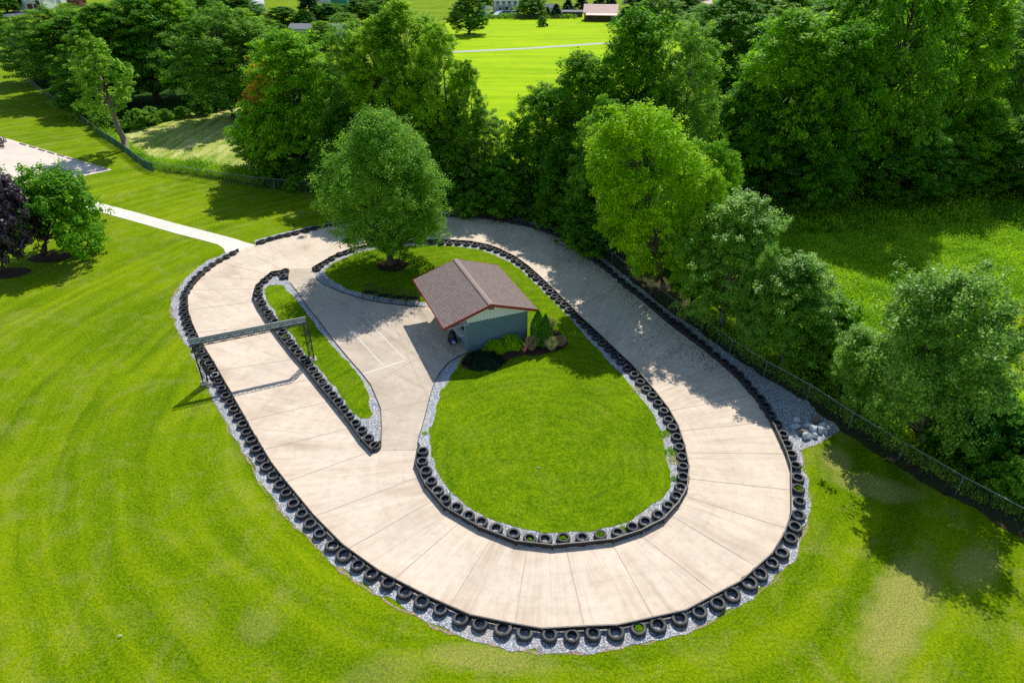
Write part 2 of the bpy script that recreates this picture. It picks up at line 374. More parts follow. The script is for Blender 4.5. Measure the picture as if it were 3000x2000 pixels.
INN = [(1227,1309,0),(1220,1324,0),(1217,1365,0),(1228,1398,0),(1246,1429,0),(1271,1464,0),(1302,1495,0),(1353,1529,0),(1404,1554,0),(1455,1577,0),(1511,1596,0),(1570,1606,0),(1618,1608,0),
 (1710,1600,0),(1796,1590,0),(1837,1581,0),(1879,1563,0),(1906,1552,0),(1943,1530,0),(1962,1509,0),(1986,1482,0),(2001,1461,0),(2013,1429,.2),(2018,1403,.3),(2019,1365,.3),(2016,1339,.3),
 (2007,1304,.3),(1997,1268,.3),(1987,1245,.3),(1976,1222,.3),(1958,1194,.3),(1938,1163,.3),(1922,1148,.3),(1902,1122,.3),(1877,1094,.3),(1846,1064,.3),(1820,1041,.3),(1800,1021,.3),
 (1779,1000,.3),(1738,962,.3),(1702,929,.3),(1677,902,.3),(1651,876,.3),(1626,850,.3),(1600,826,.3),(1574,802,.3),(1548,779,.3),(1510,751,.3),(1467,730,.3),(1434,717,.3),(1383,707,.3),
 (1332,703,.3),(1268,702,.3),(1210,704,.3),(1150,708,.3),(1080,717,.3),(1030,727,.3),(1000,736,.3),(974,750,.3),(943,763,.3),(923,779,.3),(916,791,.1)]
ISL = [(844,819,0),(845,789,.3),(839,784,.3),(818,787,.3),(795,796,.3),(765,812,.3),(749,837,.3),(742,858,.2),(743,875,0),(757,904,0),(772,927,0),(788,951,0),(819,994,0),(857,1043,0),(888,1077,0),
 (934,1135,0),(972,1181,0),(1023,1244,0),(1058,1294,0),(1080,1322,0),(1090,1328,0),(1106,1327,0),(1115,1315,0),(1115,1303,0)]
def wl(lst): return [G(x, y, z).to_2d() for x, y, z in lst]
outP, inP, isP = wl(OUT), wl(INN), wl(ISL)

def densify(P, step, closed=True):
    out = []; n = len(P)
    for i in range(n if closed else n - 1):
        a, b = P[i], P[(i + 1) % n]; k = max(1, int((b - a).length / step))
        for j in range(k): out.append(a.lerp(b, j / k))
    if not closed: out.append(P[-1])
    return out
def chaikin(P, closed=True, it=1):
    for _ in range(it):
        n = len(P); o = []
        if not closed: o.append(P[0])
        for i in range(n if closed else n - 1):
            a, b = P[i], P[(i + 1) % n]; o += [a.lerp(b, .25), a.lerp(b, .75)]
        if not closed: o.append(P[-1])
        P = o
    return P
def ragged(P, amp, step=.18):
    P = densify(P, step); n = len(P)
    r = rng.normal(0, 1, n); r = (r + np.roll(r, 1) * .7 + np.roll(r, 2) * .4)
    o = []
    for i, p in enumerate(P):
        t = (P[(i + 1) % n] - P[i - 1]); t = Vector((-t.y, t.x)).normalized() if t.length else Vector((0, 0))
        o.append(p + t * float(r[i]) * amp)
    return o
def sheet(name, P, z, mat, kind='structure', parent=None):
    tri = tessellate_polygon([[Vector((p.x, p.y, 0)) for p in P]])
    v = [(p.x, p.y, z) for p in P]
    f = []
    for t in tri:
        a, b, c = (P[i] for i in t)
        cr = (b.x - a.x) * (c.y - a.y) - (b.y - a.y) * (c.x - a.x)
        if abs(cr) < 1e-10: continue
        f.append(tuple(t) if cr > 0 else (t[0], t[2], t[1]))
    o = link(name, mesh(name, v, f), mat, parent)
    if kind: o['kind'] = kind
    return o
def strip(name_mb, a, b, w, z):       # thin painted strip into MB
    d = (b - a); n = Vector((-d.y, d.x)).normalized() * w / 2
    name_mb.add([(a.x - n.x, a.y - n.y, z), (b.x - n.x, b.y - n.y, z), (b.x + n.x, b.y + n.y, z), (a.x + n.x, a.y + n.y, z)], [(0, 1, 2, 3)])

# ---- ground sheets
g = MB(); N = 40
g.add([(-900, -60, 0), (900, -60, 0), (900, 1800, 0), (-900, 1800, 0)], [(0, 1, 2, 3)])
o = g.obj('ground', M['lawn']); o['kind'] = 'structure'
fenceR = [(1320,617),(1390,625),(1467,632),(1541,638),(1640,668),(1720,722),(1789,776),(1896,863),(1955,909),(2023,955),(2172,1066),(2269,1125),(2371,1179),(2485,1258),(2617,1338),(2780,1437),(2966,1539),(3220,1680)]
fenceL = [(60,215),(72,232),(120,276),(178,315),(230,353),(298,404),(361,446),(425,497),(451,506),(595,527),(723,548),(931,568),(1150,598),(1320,617)]
mead = pts([(1789,776),(1896,863),(2023,955),(2172,1066),(2371,1179),(2617,1338),(2966,1539),(3400,1780),(5200,1500),(4200,500),(3300,330),(2600,330),(2100,420),(1800,560)])
sheet('meadow', ragged(mead, .15, .8), .006, M['meadow'])
sheet('mown_field', pts([(3700, 1350), (2950, 1130), (2860, 1020), (2880, 930), (3000, 880), (3700, 800)]), .012, M['lawn'])
sheet('far_field', pts([(1230,395),(1330,140),(1300,60),(1500,38),(1760,42),(2100,60),(2000,200),(1600,480),(1470,560),(1300,560)]), .010, M['field'])
sheet('hay_bank', ragged(pts([(340,400),(450,368),(560,332),(690,310),(770,330),(800,440),(760,520),(620,512),(500,495),(430,478),(365,428)]), .4, 1.0), .014, M['hay'])
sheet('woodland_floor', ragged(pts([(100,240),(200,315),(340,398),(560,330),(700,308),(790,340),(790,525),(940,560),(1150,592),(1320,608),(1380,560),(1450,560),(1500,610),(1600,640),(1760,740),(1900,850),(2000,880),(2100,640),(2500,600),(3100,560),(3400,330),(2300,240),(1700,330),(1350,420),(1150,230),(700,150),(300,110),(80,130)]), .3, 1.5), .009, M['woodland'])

# right fence line: litter at its foot, shade on the ground behind painted dark
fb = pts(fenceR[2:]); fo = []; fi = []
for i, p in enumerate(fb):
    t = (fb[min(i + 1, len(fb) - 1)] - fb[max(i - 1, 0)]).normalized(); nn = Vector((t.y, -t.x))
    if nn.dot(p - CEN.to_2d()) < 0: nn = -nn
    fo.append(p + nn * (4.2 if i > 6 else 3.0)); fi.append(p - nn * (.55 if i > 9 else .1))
sheet('fence_litter_painted_shade', ragged(fi + fo[::-1], .12, .4), .0145, M['litter'])
grOut = [(661,740),(645,750),(612,763),(579,786),(543,819),(522,845),(507,875),(503,906),(510,932),(520,957),(531,987),(548,1015),(574,1058),(594,1107),(610,1137),(633,1186),(658,1226),(673,1267),(699,1305),(731,1350),(760,1402),(784,1450),(812,1475),(835,1509),(879,1552),(920,1587),
 (952,1625),(989,1655),(1038,1695),(1076,1723),(1117,1744),(1175,1780),(1214,1795),(1270,1831),(1346,1856),(1385,1874),(1448,1880),(1500,1898),(1602,1911),(1717,1912),(1793,1898),(1895,1881),(1985,1858),(2048,1837),(2091,1815),(2176,1768),(2225,1732),(2272,1702),(2300,1655),(2329,1628),(2340,1591),(2357,1553),(2372,1497),
 (2370,1444),(2361,1390),(2352,1348),(2345,1322),(2383,1306),(2425,1279),(2458,1262),(2440,1236),(2400,1212),(2371,1180),(2269,1122),(2172,1062),(2023,952),(1955,905),(1896,860),(1789,772),(1720,720),(1640,664),(1541,636),(1467,630),(1390,622),(1320,617),(1200,624),(1100,634),(1010,646),(936,659),(850,678),(790,692),(745,706),(752,720),(730,735)]
sheet('gravel_border', ragged(pts(grOut), .05, .25), .016, M['gravel'])
soil = [G(*p).to_2d() for p in grOut[:57]]
# bare soil rim just outside the gravel
so = []
n = len(soil)
dn = densify(soil, .3, False)
offs = []
for i, p in enumerate(dn):
    t = dn[min(i + 1, len(dn) - 1)] - dn[max(i - 1, 0)]; nn = Vector((t.y, -t.x)).normalized()
    if nn.dot(p - CEN.to_2d()) < 0: nn = -nn
    offs.append(p + nn * (.04 + .09 * abs(float(rng.normal())) * (.65 + .45 * math.sin(i * .06))))
sheet('bare_soil', ragged(offs + dn[::-1], .02, .5), .012, M['soil'])
trackP = outP
sheet('kart_track', trackP, .024, M['track'])
sheet('footpath', pts([(752,719),(709,707),(693,701),(655,691),(515,655),(400,623),(217,575),(0,518),(-200,462),(-200,487),(0,548),(292,621),(400,651),(515,684),(604,707),(640,717),(655,728),(661,741),(699,739)]), .020, M['path'])
lot = pts([(328,498),(50,415),(-300,312),(-900,430),(-300,640),(0,571),(191,528)])
sheet('parking_lot', lot, .020, M['lot'])
# pit area (darker concrete) sits inside; inner gravel, island gravel
innPit = [(1223,1307),(1227,1282),(1238,1246),(1251,1200),(1253,1188),(1268,1137),(1279,1112),(1289,1094),(1312,1066),(1335,1051),(1371,1034),(1291,913),(1242,898),(1204,896),(1128,888),(1066,876),(1000,855),(948,832),(926,814),(923,800)]
pitP = pts([(1220,1320),(1115,1320),(1118,1251),(1116,1200),(1099,1158),(1087,1130),(1061,1096),(1023,1053),(972,992),(931,936),(900,900),(885,875),(844,822),(845,789),(916,786),(1000,850),(1100,880),(1240,890),(1380,1030),(1300,1080),(1230,1250)])
sheet('pit_lane', pitP, .030, M['pit'])
innG = inP + pts(innPit[::-1])
sheet('infield_gravel', innG, .040, M['gravel'])
islGr = isP + pts([(1118,1251),(1116,1200),(1099,1158),(1087,1130),(1061,1096),(1023,1053),(972,992),(931,936),(900,900),(885,875),(848,828)])
sheet('island_gravel', islGr, .040, M['gravel'])
innGrass = [(1264,1250),(1257,1296),(1266,1334),(1274,1367),(1292,1403),(1315,1436),(1353,1469),(1394,1500),(1442,1520),(1506,1543),(1583,1560),(1646,1562),(1710,1559),(1761,1550),(1819,1536),(1867,1515),(1909,1485),(1947,1456),(1959,1429),(1962,1384),(1956,1345),(1947,1307),(1935,1269),(1922,1237),(1902,1196),(1877,1166),(1848,1128),(1826,1102),(1800,1079),(1728,1000),(1677,942),(1638,901),(1600,863),(1561,824),(1523,789),(1497,771),(1446,748),(1408,733),(1357,725),(1306,721),(1245,720),(1130,725),(1060,738),(1025,750),(1000,763),(974,773),(954,790),(956,806),(976,824),(1000,838),(1025,850),(1064,860),(1112,871),(1179,880),(1236,885),(1296,880),(1480,870),(1545,985),(1420,1010),(1352,1045),(1350,1065),(1337,1084),(1322,1104),(1312,1122),(1296,1142),(1289,1155),(1279,1193),(1273,1229)]
sheet('infield_lawn', ragged(pts(innGrass), .035, .2), .052, M['lawn2'])
islGrass = [(775,849),(790,837),(831,835),(841,852),(874,888),(895,911),(925,957),(957,992),(985,1028),(1018,1063),(1051,1101),(1066,1124),(1082,1155),(1083,1183),(1089,1214),(1079,1225),(1056,1225),(1028,1201),(997,1158),(946,1096),(923,1068),(898,1043),(857,984),(824,948),(808,916),(785,888),(778,865)]
sheet('island_lawn', ragged(pts(islGrass), .035, .2), .052, M['lawn2'])
# slab under the shed porch
# joints
jl = [((1545,1606),(1510,1822)),((1658,1606),(1712,1832)),((1793,1592),(1911,1803)),((1875,1566),(2094,1738)),((1964,1509),(2209,1655)),((2016,1458),(2305,1548)),((2022,1403),(2316,1435)),((2017,1326),(2294,1330)),((1994,1263),(2251,1236)),
 ((1963,1204),(2200,1157)),((1925,1152),(2126,1085)),((1861,1079),(2045,1010)),((1803,1023),(1980,966)),((1741,965),(1900,905)),((1680,903),(1820,838)),((1600,826),(1722,760)),
 ((1442,1573),(1321,1770)),((1350,1528),(1158,1694)),((1271,1464),(1022,1607)),((1228,1397),(922,1512)),((1078,1326),(838,1412)),((1023,1255),(779,1316)),((959,1178),(724,1232)),((911,1113),(684,1151)),((857,1053),(635,1087)),
 ((744,847),(566,850)),((762,821),(622,809)),((778,803),(645,770)),((821,787),(750,753)),((716,728),(750,720)),((1115,1320),(1220,1318)),((742,885),(556,908)),((790,955),(575,975))]
mb = MB()
for a, b in jl: strip(mb, G(*a).to_2d(), G(*b).to_2d(), .028, .0315)
for a, b in [((1155,951),(1207,1073)),((1207,1073),(1258,1170)),((1222,964),(1308,1063)),((1087,1130),(1215,1055)),((1120,1203),(1258,1173)),((1107,1003),(1195,990)),((995,905),(1060,935))]:
    strip(mb, G(*a).to_2d(), G(*b).to_2d(), .03, .0345)
o = mb.obj('track_joints', M['joint']); o['kind'] = 'structure'
mb = MB()
for a, b, w_ in [((1015,953),(1124,1073),.075),((1074,937),(1189,1056),.075),((1192,1055),(1062,1097),.13),((857,842),(893,834),.10)]:
    strip(mb, G(*a).to_2d(), G(*b).to_2d(), w_, .0355)
o = mb.obj('pit_markings', M['white_paint']); o['kind'] = 'structure'
mb = MB()
for a, b, w_ in [((-30,502),(118,473),.22),((118,473),(190,490),.20),((190,490),(150,502),.15),((83,493),(105,499),.2),((0,509),(30,518),.2)]:
    strip(mb, G(*a).to_2d(), G(*b).to_2d(), w_, .026)
o = mb.obj('lot_markings', M['white_paint']); o['kind'] = 'structure'
mb = MB(); strip(mb, G(1290,155).to_2d(), G(1540,143).to_2d(), 2.2, .03); strip(mb, G(1540,143).to_2d(), G(1790,126).to_2d(), 2.2, .032)
o = mb.obj('gravel_drive', M['road']); o['kind'] = 'structure'
mb = MB(); strip(mb, G(-60,97).to_2d(), G(130,82).to_2d(), 3.0, .03); o = mb.obj('road', M['road']); o['kind'] = 'structure'
sheet('driveway', pts([(-20,56),(15,38),(40,33),(98,34),(100,38),(60,44),(20,52),(-20,64)]), .03, M['asphalt'])

# landscape edging along the pit lane
def edging(P, label):
    mb = MB(); P = densify(P, .8, False)
    for a, b in zip(P[:-1], P[1:]): mb.bar((a.x, a.y, .05), (b.x, b.y, .05), .035, .09)
    tag(mb.obj('lawn_edging', M['rail']), label, 'edging', 'black edging strips')
edging(pts([(1223,1303),(1227,1282),(1238,1246),(1251,1200),(1253,1188),(1268,1137),(1279,1112),(1289,1094),(1312,1066),(1335,1051),(1368,1035)]), 'thin black edging between the pit lane and the gravel below the shed')
edging(pts([(1117,1300),(1118,1251),(1116,1200),(1099,1158),(1087,1130),(1061,1096),(1023,1053),(972,992),(931,936),(900,900),(885,875),(850,830)]), 'thin black edging between the long island gravel and the pit lane')
edging(pts([(1242,900),(1204,898),(1128,890),(1066,878),(1000,857),(948,834),(926,816)]), 'thin black edging in front of the row of benches')

# ------------------------------------------------------------------ rails
def rail(P, label, closed=False):
    root = empty('guard_rail', (P[0].x, P[0].y, 0), 0, label, 'guard rail', 'low black guard rails of the track')
    off = Vector((P[0].x, P[0].y, 0))
    # merge points closer than 1.3 m, split longer than 3.6 m
    Q = [P[0]]
    for p in P[1:]:
        if (p - Q[-1]).length > 1.25 or p is P[-1]: Q.append(p)
    k = 0
    for a, b in zip(Q[:-1], Q[1:]):
        A = Vector((a.x, a.y, 0)) - off; B = Vector((b.x, b.y, 0)) - off; d = (B - A).normalized()
        dz = random.uniform(-.008, .008)
        mb = MB(); mb.bar(A + d * .012 + Vector((0, 0, .185 + dz)), B - d * .012 + Vector((0, 0, .185 + dz)), .035, .235)
        mb.bar(A + d * .012 + Vector((0, 0, .322 + dz)), B - d * .012 + Vector((0, 0, .322 + dz)), .06, .035)
        mb.obj('board', M['rail'], root)
    for q in Q:
        mb = MB(); mb.box((q.x - off.x, q.y - off.y, .16), (.09, .09, .315), random.random()); mb.obj('post', M['rail'], root)
rail(outP, 'low black rail running round the whole outside of the kart track')
rail(inP, 'low black rail round the large oval infield lawn')
rail(isP, 'low black rail along the narrow island beside the start straight')

# ------------------------------------------------------------------ tyres
def tyre_mesh(seed, tread=True, rr=1.0):
    rs = random.Random(seed)
    prof = [(.195, .19), (.215, .212), (.27, .222), (.315, .205), (.333, .175), (.336, .11), (.333, .045), (.315, .015), (.27, 0), (.215, .008), (.195, .03),
            (.21, .04), (.285, .045), (.305, .11), (.285, .17), (.21, .18)]
    def fn(j, k):
        if j in (4, 5, 6): return 1.0 if k % 2 else .972
        return 1.0
    mb = MB(); mb.lathe(prof, 56, closed=True, fn=fn)
    for v in mb.v: v.x *= rr; v.y *= rr
    me = mb.mesh('tyre', False); me.materials.append(M['rubber'])
    for p in me.polygons: p.use_smooth = False
    return me
TM = [tyre_mesh(1), tyre_mesh(2, rr=.96), tyre_mesh(3, rr=1.05)]
pale = simple('weathered tyre rim', (.42, .44, .46), .7)
Z = lambda ox, oy, s, L_: [(ox + x / s, oy + y / s) for x, y in L_]
a4 = 3.92
O_left_top = Z(400,600,a4,[(1103,547),(1027,588),(948,630),(866,678),(804,727),(738,780),(676,832),(632,885),(597,938),(560,996),(542,1042),(542,1097),(540,1152)])
O_left = Z(500,900,a4,[(146,35),(165,92),(180,152),(200,207),(225,270),(253,328),(277,385),(300,455),(345,515),(400,575),(440,640),(472,708),(508,778),(545,850),(582,930),(632,1010),(678,1083),(722,1165),(775,1248),(825,1335),(870,1428),(925,1515)])
O_ll = Z(700,1200,a4,[(197,445),(255,545),(318,645),(392,745),(472,852),(542,950),(625,1070),(722,1185),(818,1300),(922,1415)])
O_bot = Z(900,1550,a4,[(287,180),(423,285),(582,405),(742,505),(928,610),(1122,710),(1317,820),(1530,910),(1762,1020),(1982,1075),(2250,1140)]) + Z(1500,1600,a4,[(147,985),(432,1010),(690,1025),(930,995),(1197,980),(1455,930),(1678,895),(1928,820)])
O_br = Z(1900,1500,4.704,[(705,1365),(955,1250),(1152,1120),(1395,965),(1535,840),(1705,690),(1838,555),(1958,350),(2018,195),(2065,30)])
O_right = Z(1700,1250,3.357,[(2160,725),(2145,605),(2142,495),(2120,378),(2078,265)]) + Z(1800,1000,a4,[(1980,1172),(1940,1062),(1862,938),(1797,830),(1735,735),(1673,645),(1590,552),(1515,468),(1432,372),(1350,300),(1262,225),(1165,150),(1078,70),(995,10)])
O_shade = Z(1600,600,a4,[(1690,1510),(1612,1440),(1530,1375),(1450,1320),(1368,1255),(1290,1200),(1225,1140),(1160,1090),(1080,1030),(1000,970),(930,920),(860,860),(790,800),(720,740),(655,690),(595,650),(520,600),(480,560),(420,520),(340,470),(270,430),(200,390),(130,340),(50,305)]) + \
    Z(1000,600,a4,[(2310,270),(2230,245),(2150,225),(2050,205),(1960,190),(1860,170),(1770,155),(1690,140),(1600,130),(1500,122),(1410,118),(1330,115)])
O_gate = Z(400,600,a4,[(2040,262),(1940,290),(1830,315),(1740,335),(1640,355),(1530,382),(1440,415)])
I_bot = Z(1200,1250,a4,[(150,280),(145,395),(188,503),(250,618),(322,730),(410,828),(535,922),(677,1015),(822,1085),(995,1160),(1190,1222),(1377,1278),(1555,1283),(1765,1275),(1982,1265),(2190,1238)])
I_right = Z(1700,1250,3.357,[(370,1035),(512,980),(640,930),(768,862),(868,768),(948,675),(987,590),(1012,490),(1013,385),(1000,288),(975,192)]) + Z(1800,1000,a4,[(718,1095),(665,980),(622,893),(567,793),(502,703),(437,617),(370,540),(297,460),(232,378),(152,303),(75,222),(5,150)])
I_shade = [(1784,1020),(1765,1003)] + Z(1600,600,a4,[(575,1515),(515,1448),(445,1380),(393,1325),(325,1262),(262,1200),(205,1142),(155,1092),(97,1043),(45,988),(0,935)])
I_top = Z(1000,600,a4,[(2297,885),(2238,835),(2188,790),(2150,742),(2095,700),(2045,660),(1990,625),(1930,582),(1860,552),(1785,520),(1705,493),(1628,475),(1533,452),(1440,445),(1338,435),(1240,435),(1148,430),(1045,425)]) + [(1030,732),(1012,738)] + Z(400,600,a4,[(2330,560),(2240,610),(2170,650),(2110,690),(2073,730)])
N_top = Z(400,600,a4,[(1705,748),(1668,787),(1685,822),(1587,777),(1512,822),(1465,865),(1410,920),(1395,965),(1400,1018),(1415,1077),(1440,1122),(1465,1183),(1512,1235),(1545,1285),(1585,1330)])
N_long = [(816,955)] + Z(500,900,a4,[(1285,275),(1325,333),(1370,393),(1425,458),(1470,517),(1522,585),(1580,645),(1625,712),(1678,780),(1735,850),(1795,922),(1853,998),(1920,1075),(1983,1157),(2048,1240),(2120,1325),(2193,1405),(2270,1497)]) + [(1098,1304)]
seqs = [
 (O_left_top, 'black tyre lying flat on gravel outside the outer rail, on the upper left bend'),
 (O_left, 'black tyre lying flat outside the outer rail, beside the straight at the left gantry leg'),
 (O_ll, 'black tyre lying flat outside the outer rail, on the lower left run'),
 (O_bot, 'large black tyre lying flat on gravel outside the outer rail, along the bottom bend'),
 (O_br, 'large black tyre lying flat outside the outer rail, on the lower right bend'),
 (O_right, 'black tyre lying flat outside the outer rail, on the right side beside the wide gravel'),
 (O_shade, 'black tyre in deep shade between the far outer rail and the chain link fence'),
 (O_gate, 'small black tyre behind the short rail piece just right of the gateway'),
 (I_bot, 'black tyre inside the infield rail, along the bottom of the oval lawn'),
 (I_right, 'black tyre inside the infield rail, along the right side of the oval lawn'),
 (I_shade, 'black tyre inside the infield rail in tree shade, right of the shed'),
 (I_top, 'small black tyre inside the infield rail, along the top behind the shed and round tree'),
 (N_top, 'black tyre inside the island rail, round its upper hooked end'),
 (N_long, 'black tyre inside the island rail, along the long straight right of the gantry beam')]
special = {('b', 16): None}
weedpos = []
for si, (seq, lab) in enumerate(seqs):
    for i, (px, py) in enumerate(seq):
        p = G(px, py, .21)
        base = .025 if si >= 8 else .012
        me = TM[random.choice((0, 0, 1, 2))]
        t = link('tyre', me); t.location = (p.x, p.y, base + .02)
        s = random.uniform(.95, 1.06) * (1.06 if si in (3, 4) else (.97 if si in (0, 7, 11, 12) else 1.0))
        t.scale = (s, s, random.uniform(.92, 1.12))
        t.rotation_euler = (random.gauss(0, .05), random.gauss(0, .05), random.uniform(0, 6.28))
        tag(t, lab, 'tyre', 'tyres laid along the kart track')
def rim_ring(px, py, lab):
    # tyre with pale bead, replaces the look of the nearest tyre
    p = G(px, py, .21).to_2d()
    best = min((o for o in COL.objects if o.name.startswith('tyre')), key=lambda o: (o.location.to_2d() - p).length)
    me = best.data.copy(); me.materials.clear(); me.materials.append(M['rubber']); me.materials.append(pale)
    for f in me.polygons:
        c = f.center; r = math.hypot(c.x, c.y)
        if r < .235 and c.z > .17: f.material_index = 1
    best.data = me; best['label'] = lab
rim_ring(629.6, 1098.5, 'black tyre with pale worn inner ring beside the left gantry leg')
rim_ring(1944.6, 1202, 'black tyre with pale worn inner ring on the right of the oval lawn')
rim_ring(1667, 906, 'tyre with white inner ring in the shade right of the shed')
rim_ring(1949, 920, 'tyre with white inner ring behind the shaded outer rail by the fence')

# ------------------------------------------------------------------ foliage generators
def leaf_mesh(name, C, Nn, Ln, Wd, mat, hang=None, fold=False):
    """C (n,3) centres, Nn (n,3) normals, Ln/Wd half lengths -> diamond leaves"""
    n = len(C); Nn = Nn / (np.linalg.norm(Nn, axis=1, keepdims=True) + 1e-9)
    a = rng.normal(size=(n, 3))
    if hang is not None: a = a * .35 + hang
    a = a - (a * Nn).sum(1, keepdims=True) * Nn; a /= np.linalg.norm(a, axis=1, keepdims=True) + 1e-9
    b = np.cross(Nn, a)
    Ln = np.asarray(Ln).reshape(-1, 1); Wd = np.asarray(Wd).reshape(-1, 1)
    V = np.empty((n, 4, 3)); V[:, 0] = C - a * Ln; V[:, 1] = C + b * Wd + a * Ln * .1; V[:, 2] = C + a * Ln; V[:, 3] = C - b * Wd + a * Ln * .1
    me = bpy.data.meshes.new(name)
    me.vertices.add(4 * n); me.loops.add(4 * n); me.polygons.add(n)
    me.vertices.foreach_set('co', V.reshape(-1).astype(np.float32))
    me.loops.foreach_set('vertex_index', np.arange(4 * n, dtype=np.int32))
    me.polygons.foreach_set('loop_start', np.arange(0, 4 * n, 4, dtype=np.int32))
    me.update(calc_edges=True); me.validate()
    if mat: me.materials.append(mat)
    return me
PROF = {
 'egg': lambda t: np.sin(np.pi * np.clip(t, 0, 1) ** .68) ** .58 * (1 - .14 * t) * 1.0,
 'round': lambda t: np.sqrt(np.clip(1 - (2 * t - 1) ** 2, 0, 1)),
 'dome': lambda t: np.sqrt(np.clip(1 - t ** 2.2, 0, 1)) * np.clip(.72 + t * 1.2, 0, 1),
 'column': lambda t: np.clip(1 - .72 * np.abs(2 * t - .9) ** 4, .05, 1) * .9,
 'cone': lambda t: np.clip(1.02 - t, .02, 1) ** .85,
 'vase': lambda t: np.clip(.45 + t * .9, 0, 1) * np.sqrt(np.clip(1 - t ** 5, 0, 1)),
}
def make_tree(kind, Ht, Rr, base_t, prof, nl, nc, ld, leaf, mat, seed, aspect=.5, hang=None, lobe=.34, bark='bark', trunk_r=None, upness=.5, skirt=0.0, stems=1, spiky=0.0):
    """returns trunk mesh, crown mesh. Ht total height, Rr crown radius, base_t crown base as a fraction of Ht"""
    r = np.random.default_rng(seed); z0 = Ht * base_t; ch = Ht - z0
    pf = PROF[prof]
    # limbs -> lobes
    lobes = []
    ga = 2.399963
    for i in range(nl):
        t = (i + .5) / nl; t = t ** .85
        a = i * ga + r.uniform(-.5, .5); rr = Rr * float(pf(np.array(t))) * r.uniform(.50, .80)
        lobes.append((rr * math.cos(a), rr * math.sin(a), z0 + ch * (t * .90 + .03)))
    lobes.append((0, 0, z0 + ch * .93)); lobes.append((0, 0, z0 + ch * .5))
    lobes = np.array(lobes)
    lr = Rr * lobe * r.uniform(.75, 1.25, len(lobes))
    lr = lr * (.55 + .45 * np.array([float(pf(np.array((l[2] - z0) / ch))) for l in lobes]))
    # clumps within lobes near their surface
    Cs = []; Ns = []
    for li, l in enumerate(lobes):
        m = max(3, int(nc * (lr[li] / lr.mean()) ** 2))
        d = r.normal(size=(m, 3)); d[:, 2] += .35; d /= np.linalg.norm(d, axis=1, keepdims=True)
        rad = lr[li] * r.uniform(.45, 1.08, (m, 1))
        rad *= 1 + spiky * (r.random((m, 1)) ** 3) * 1.2
        c = l + d * rad * np.array([1, 1, .85])
        Cs.append(c); Ns.append(d)
    Cs = np.concatenate(Cs); Ns = np.concatenate(Ns)
    Cs[:, 2] = np.clip(Cs[:, 2], z0 * .8 if not skirt else .2, Ht * 1.02)
    cr = Rr * .075 * r.uniform(.6, 1.5, len(Cs)) + leaf * .7
    k = ld
    C = np.repeat(Cs, k, 0); Nn = np.repeat(Ns, k, 0); CR = np.repeat(cr, k)
    off = r.normal(size=C.shape); off /= np.linalg.norm(off, axis=1, keepdims=True) + 1e-9
    off *= (CR * r.random(len(C)) ** .45)[:, None]; off[:, 2] *= .7
    if spiky: off[:, 2] += CR * spiky * r.random(len(C)) * 1.2
    P = C + off
    cen = np.array([0, 0, z0 + ch * .42]); outw = P - cen; outw /= np.linalg.norm(outw, axis=1, keepdims=True) + 1e-9
    nrm = outw * .45 + off / (CR[:, None] + 1e-6) * .35 + np.array([0, 0, upness + .45]) + r.normal(size=P.shape) * .5
    Ln = leaf * r.uniform(.6, 1.35, len(P))
    me = leaf_mesh('crown', P, nrm, Ln, Ln * aspect, LM[mat], hang=None if hang is None else np.array([0, 0, -1.0]) * hang + outw * .6)
    # trunk
    mb = MB(); tr = trunk_r or Ht * .022
    for s_ in range(stems):
        ang = s_ * 2.4 + .5; sp = (0 if stems == 1 else Rr * .28)
        ox, oy = math.cos(ang) * sp, math.sin(ang) * sp
        b0 = Vector((ox * .15, oy * .15, 0)); P0 = [b0 - Vector((0, 0, .15)), b0 + Vector((0, 0, .15))]; Q0 = [tr * 1.45, tr * 1.1]
        nseg = 7
        for q in range(1, nseg + 1):
            t = q / nseg
            P0.append(Vector((ox * t + r.normal() * Ht * .006, oy * t + r.normal() * Ht * .006, Ht * .82 * t))); Q0.append(tr * (1 - t * .85))
        mb.tube(P0, Q0, 9)
    for l in lobes[:-1]:
        zs = max(z0 * .75, l[2] - abs(l[0] + 1j * l[1]) * .75 - ch * .05); zs = min(zs, Ht * .7)
        a = Vector((0, 0, zs)); b = Vector(l); mid = a.lerp(b, .5) + Vector((r.normal() * .03, r.normal() * .03, .04)) * Ht
        r0 = tr * (1 - zs / Ht) * .5
        mb.tube([a, mid, b], [r0, r0 * .65, r0 * .2], 6)
    tm = mb.mesh('trunk', True); tm.materials.append(M[bark])
    return tm, me, Ht, Rr
T = {}
T['island'] = make_tree('island', 12.5, 5.6, .10, 'egg', 68, 38, 46, .095, 'island', 11, .42, lobe=.25, upness=.45, spiky=.6, trunk_r=.28)
for k_, (mt, sd) in {'walnutA': ('walnut', 21), 'walnutB': ('walnut', 22), 'walnutC': ('dark', 23)}.items():
    T[k_] = make_tree('w', 14, 5.0, .10, 'dome' if sd != 22 else 'round', 40, 22, 58, .15, mt, sd, .36, hang=.6, lobe=.33, upness=.40, trunk_r=.3)
T['darkA'] = make_tree('d', 14, 4.6, .07, 'dome', 40, 20, 56, .14, 'dark', 31, .5, lobe=.32, trunk_r=.3)
T['darkB'] = make_tree('d', 15, 4.2, .09, 'round', 40, 20, 56, .135, 'dark', 32, .5, lobe=.32, trunk_r=.28)
T['greyA'] = make_tree('g', 15, 4.2, .10, 'round', 44, 18, 52, .12, 'grey', 41, .45, lobe=.32, upness=.4, spiky=.6, bark='greybark', trunk_r=.24)
T['greyB'] = make_tree('g', 16, 3.4, .15, 'column', 42, 17, 52, .115, 'lime', 42, .45, lobe=.29, upness=.4, spiky=.7, bark='greybark', trunk_r=.2, stems=2)
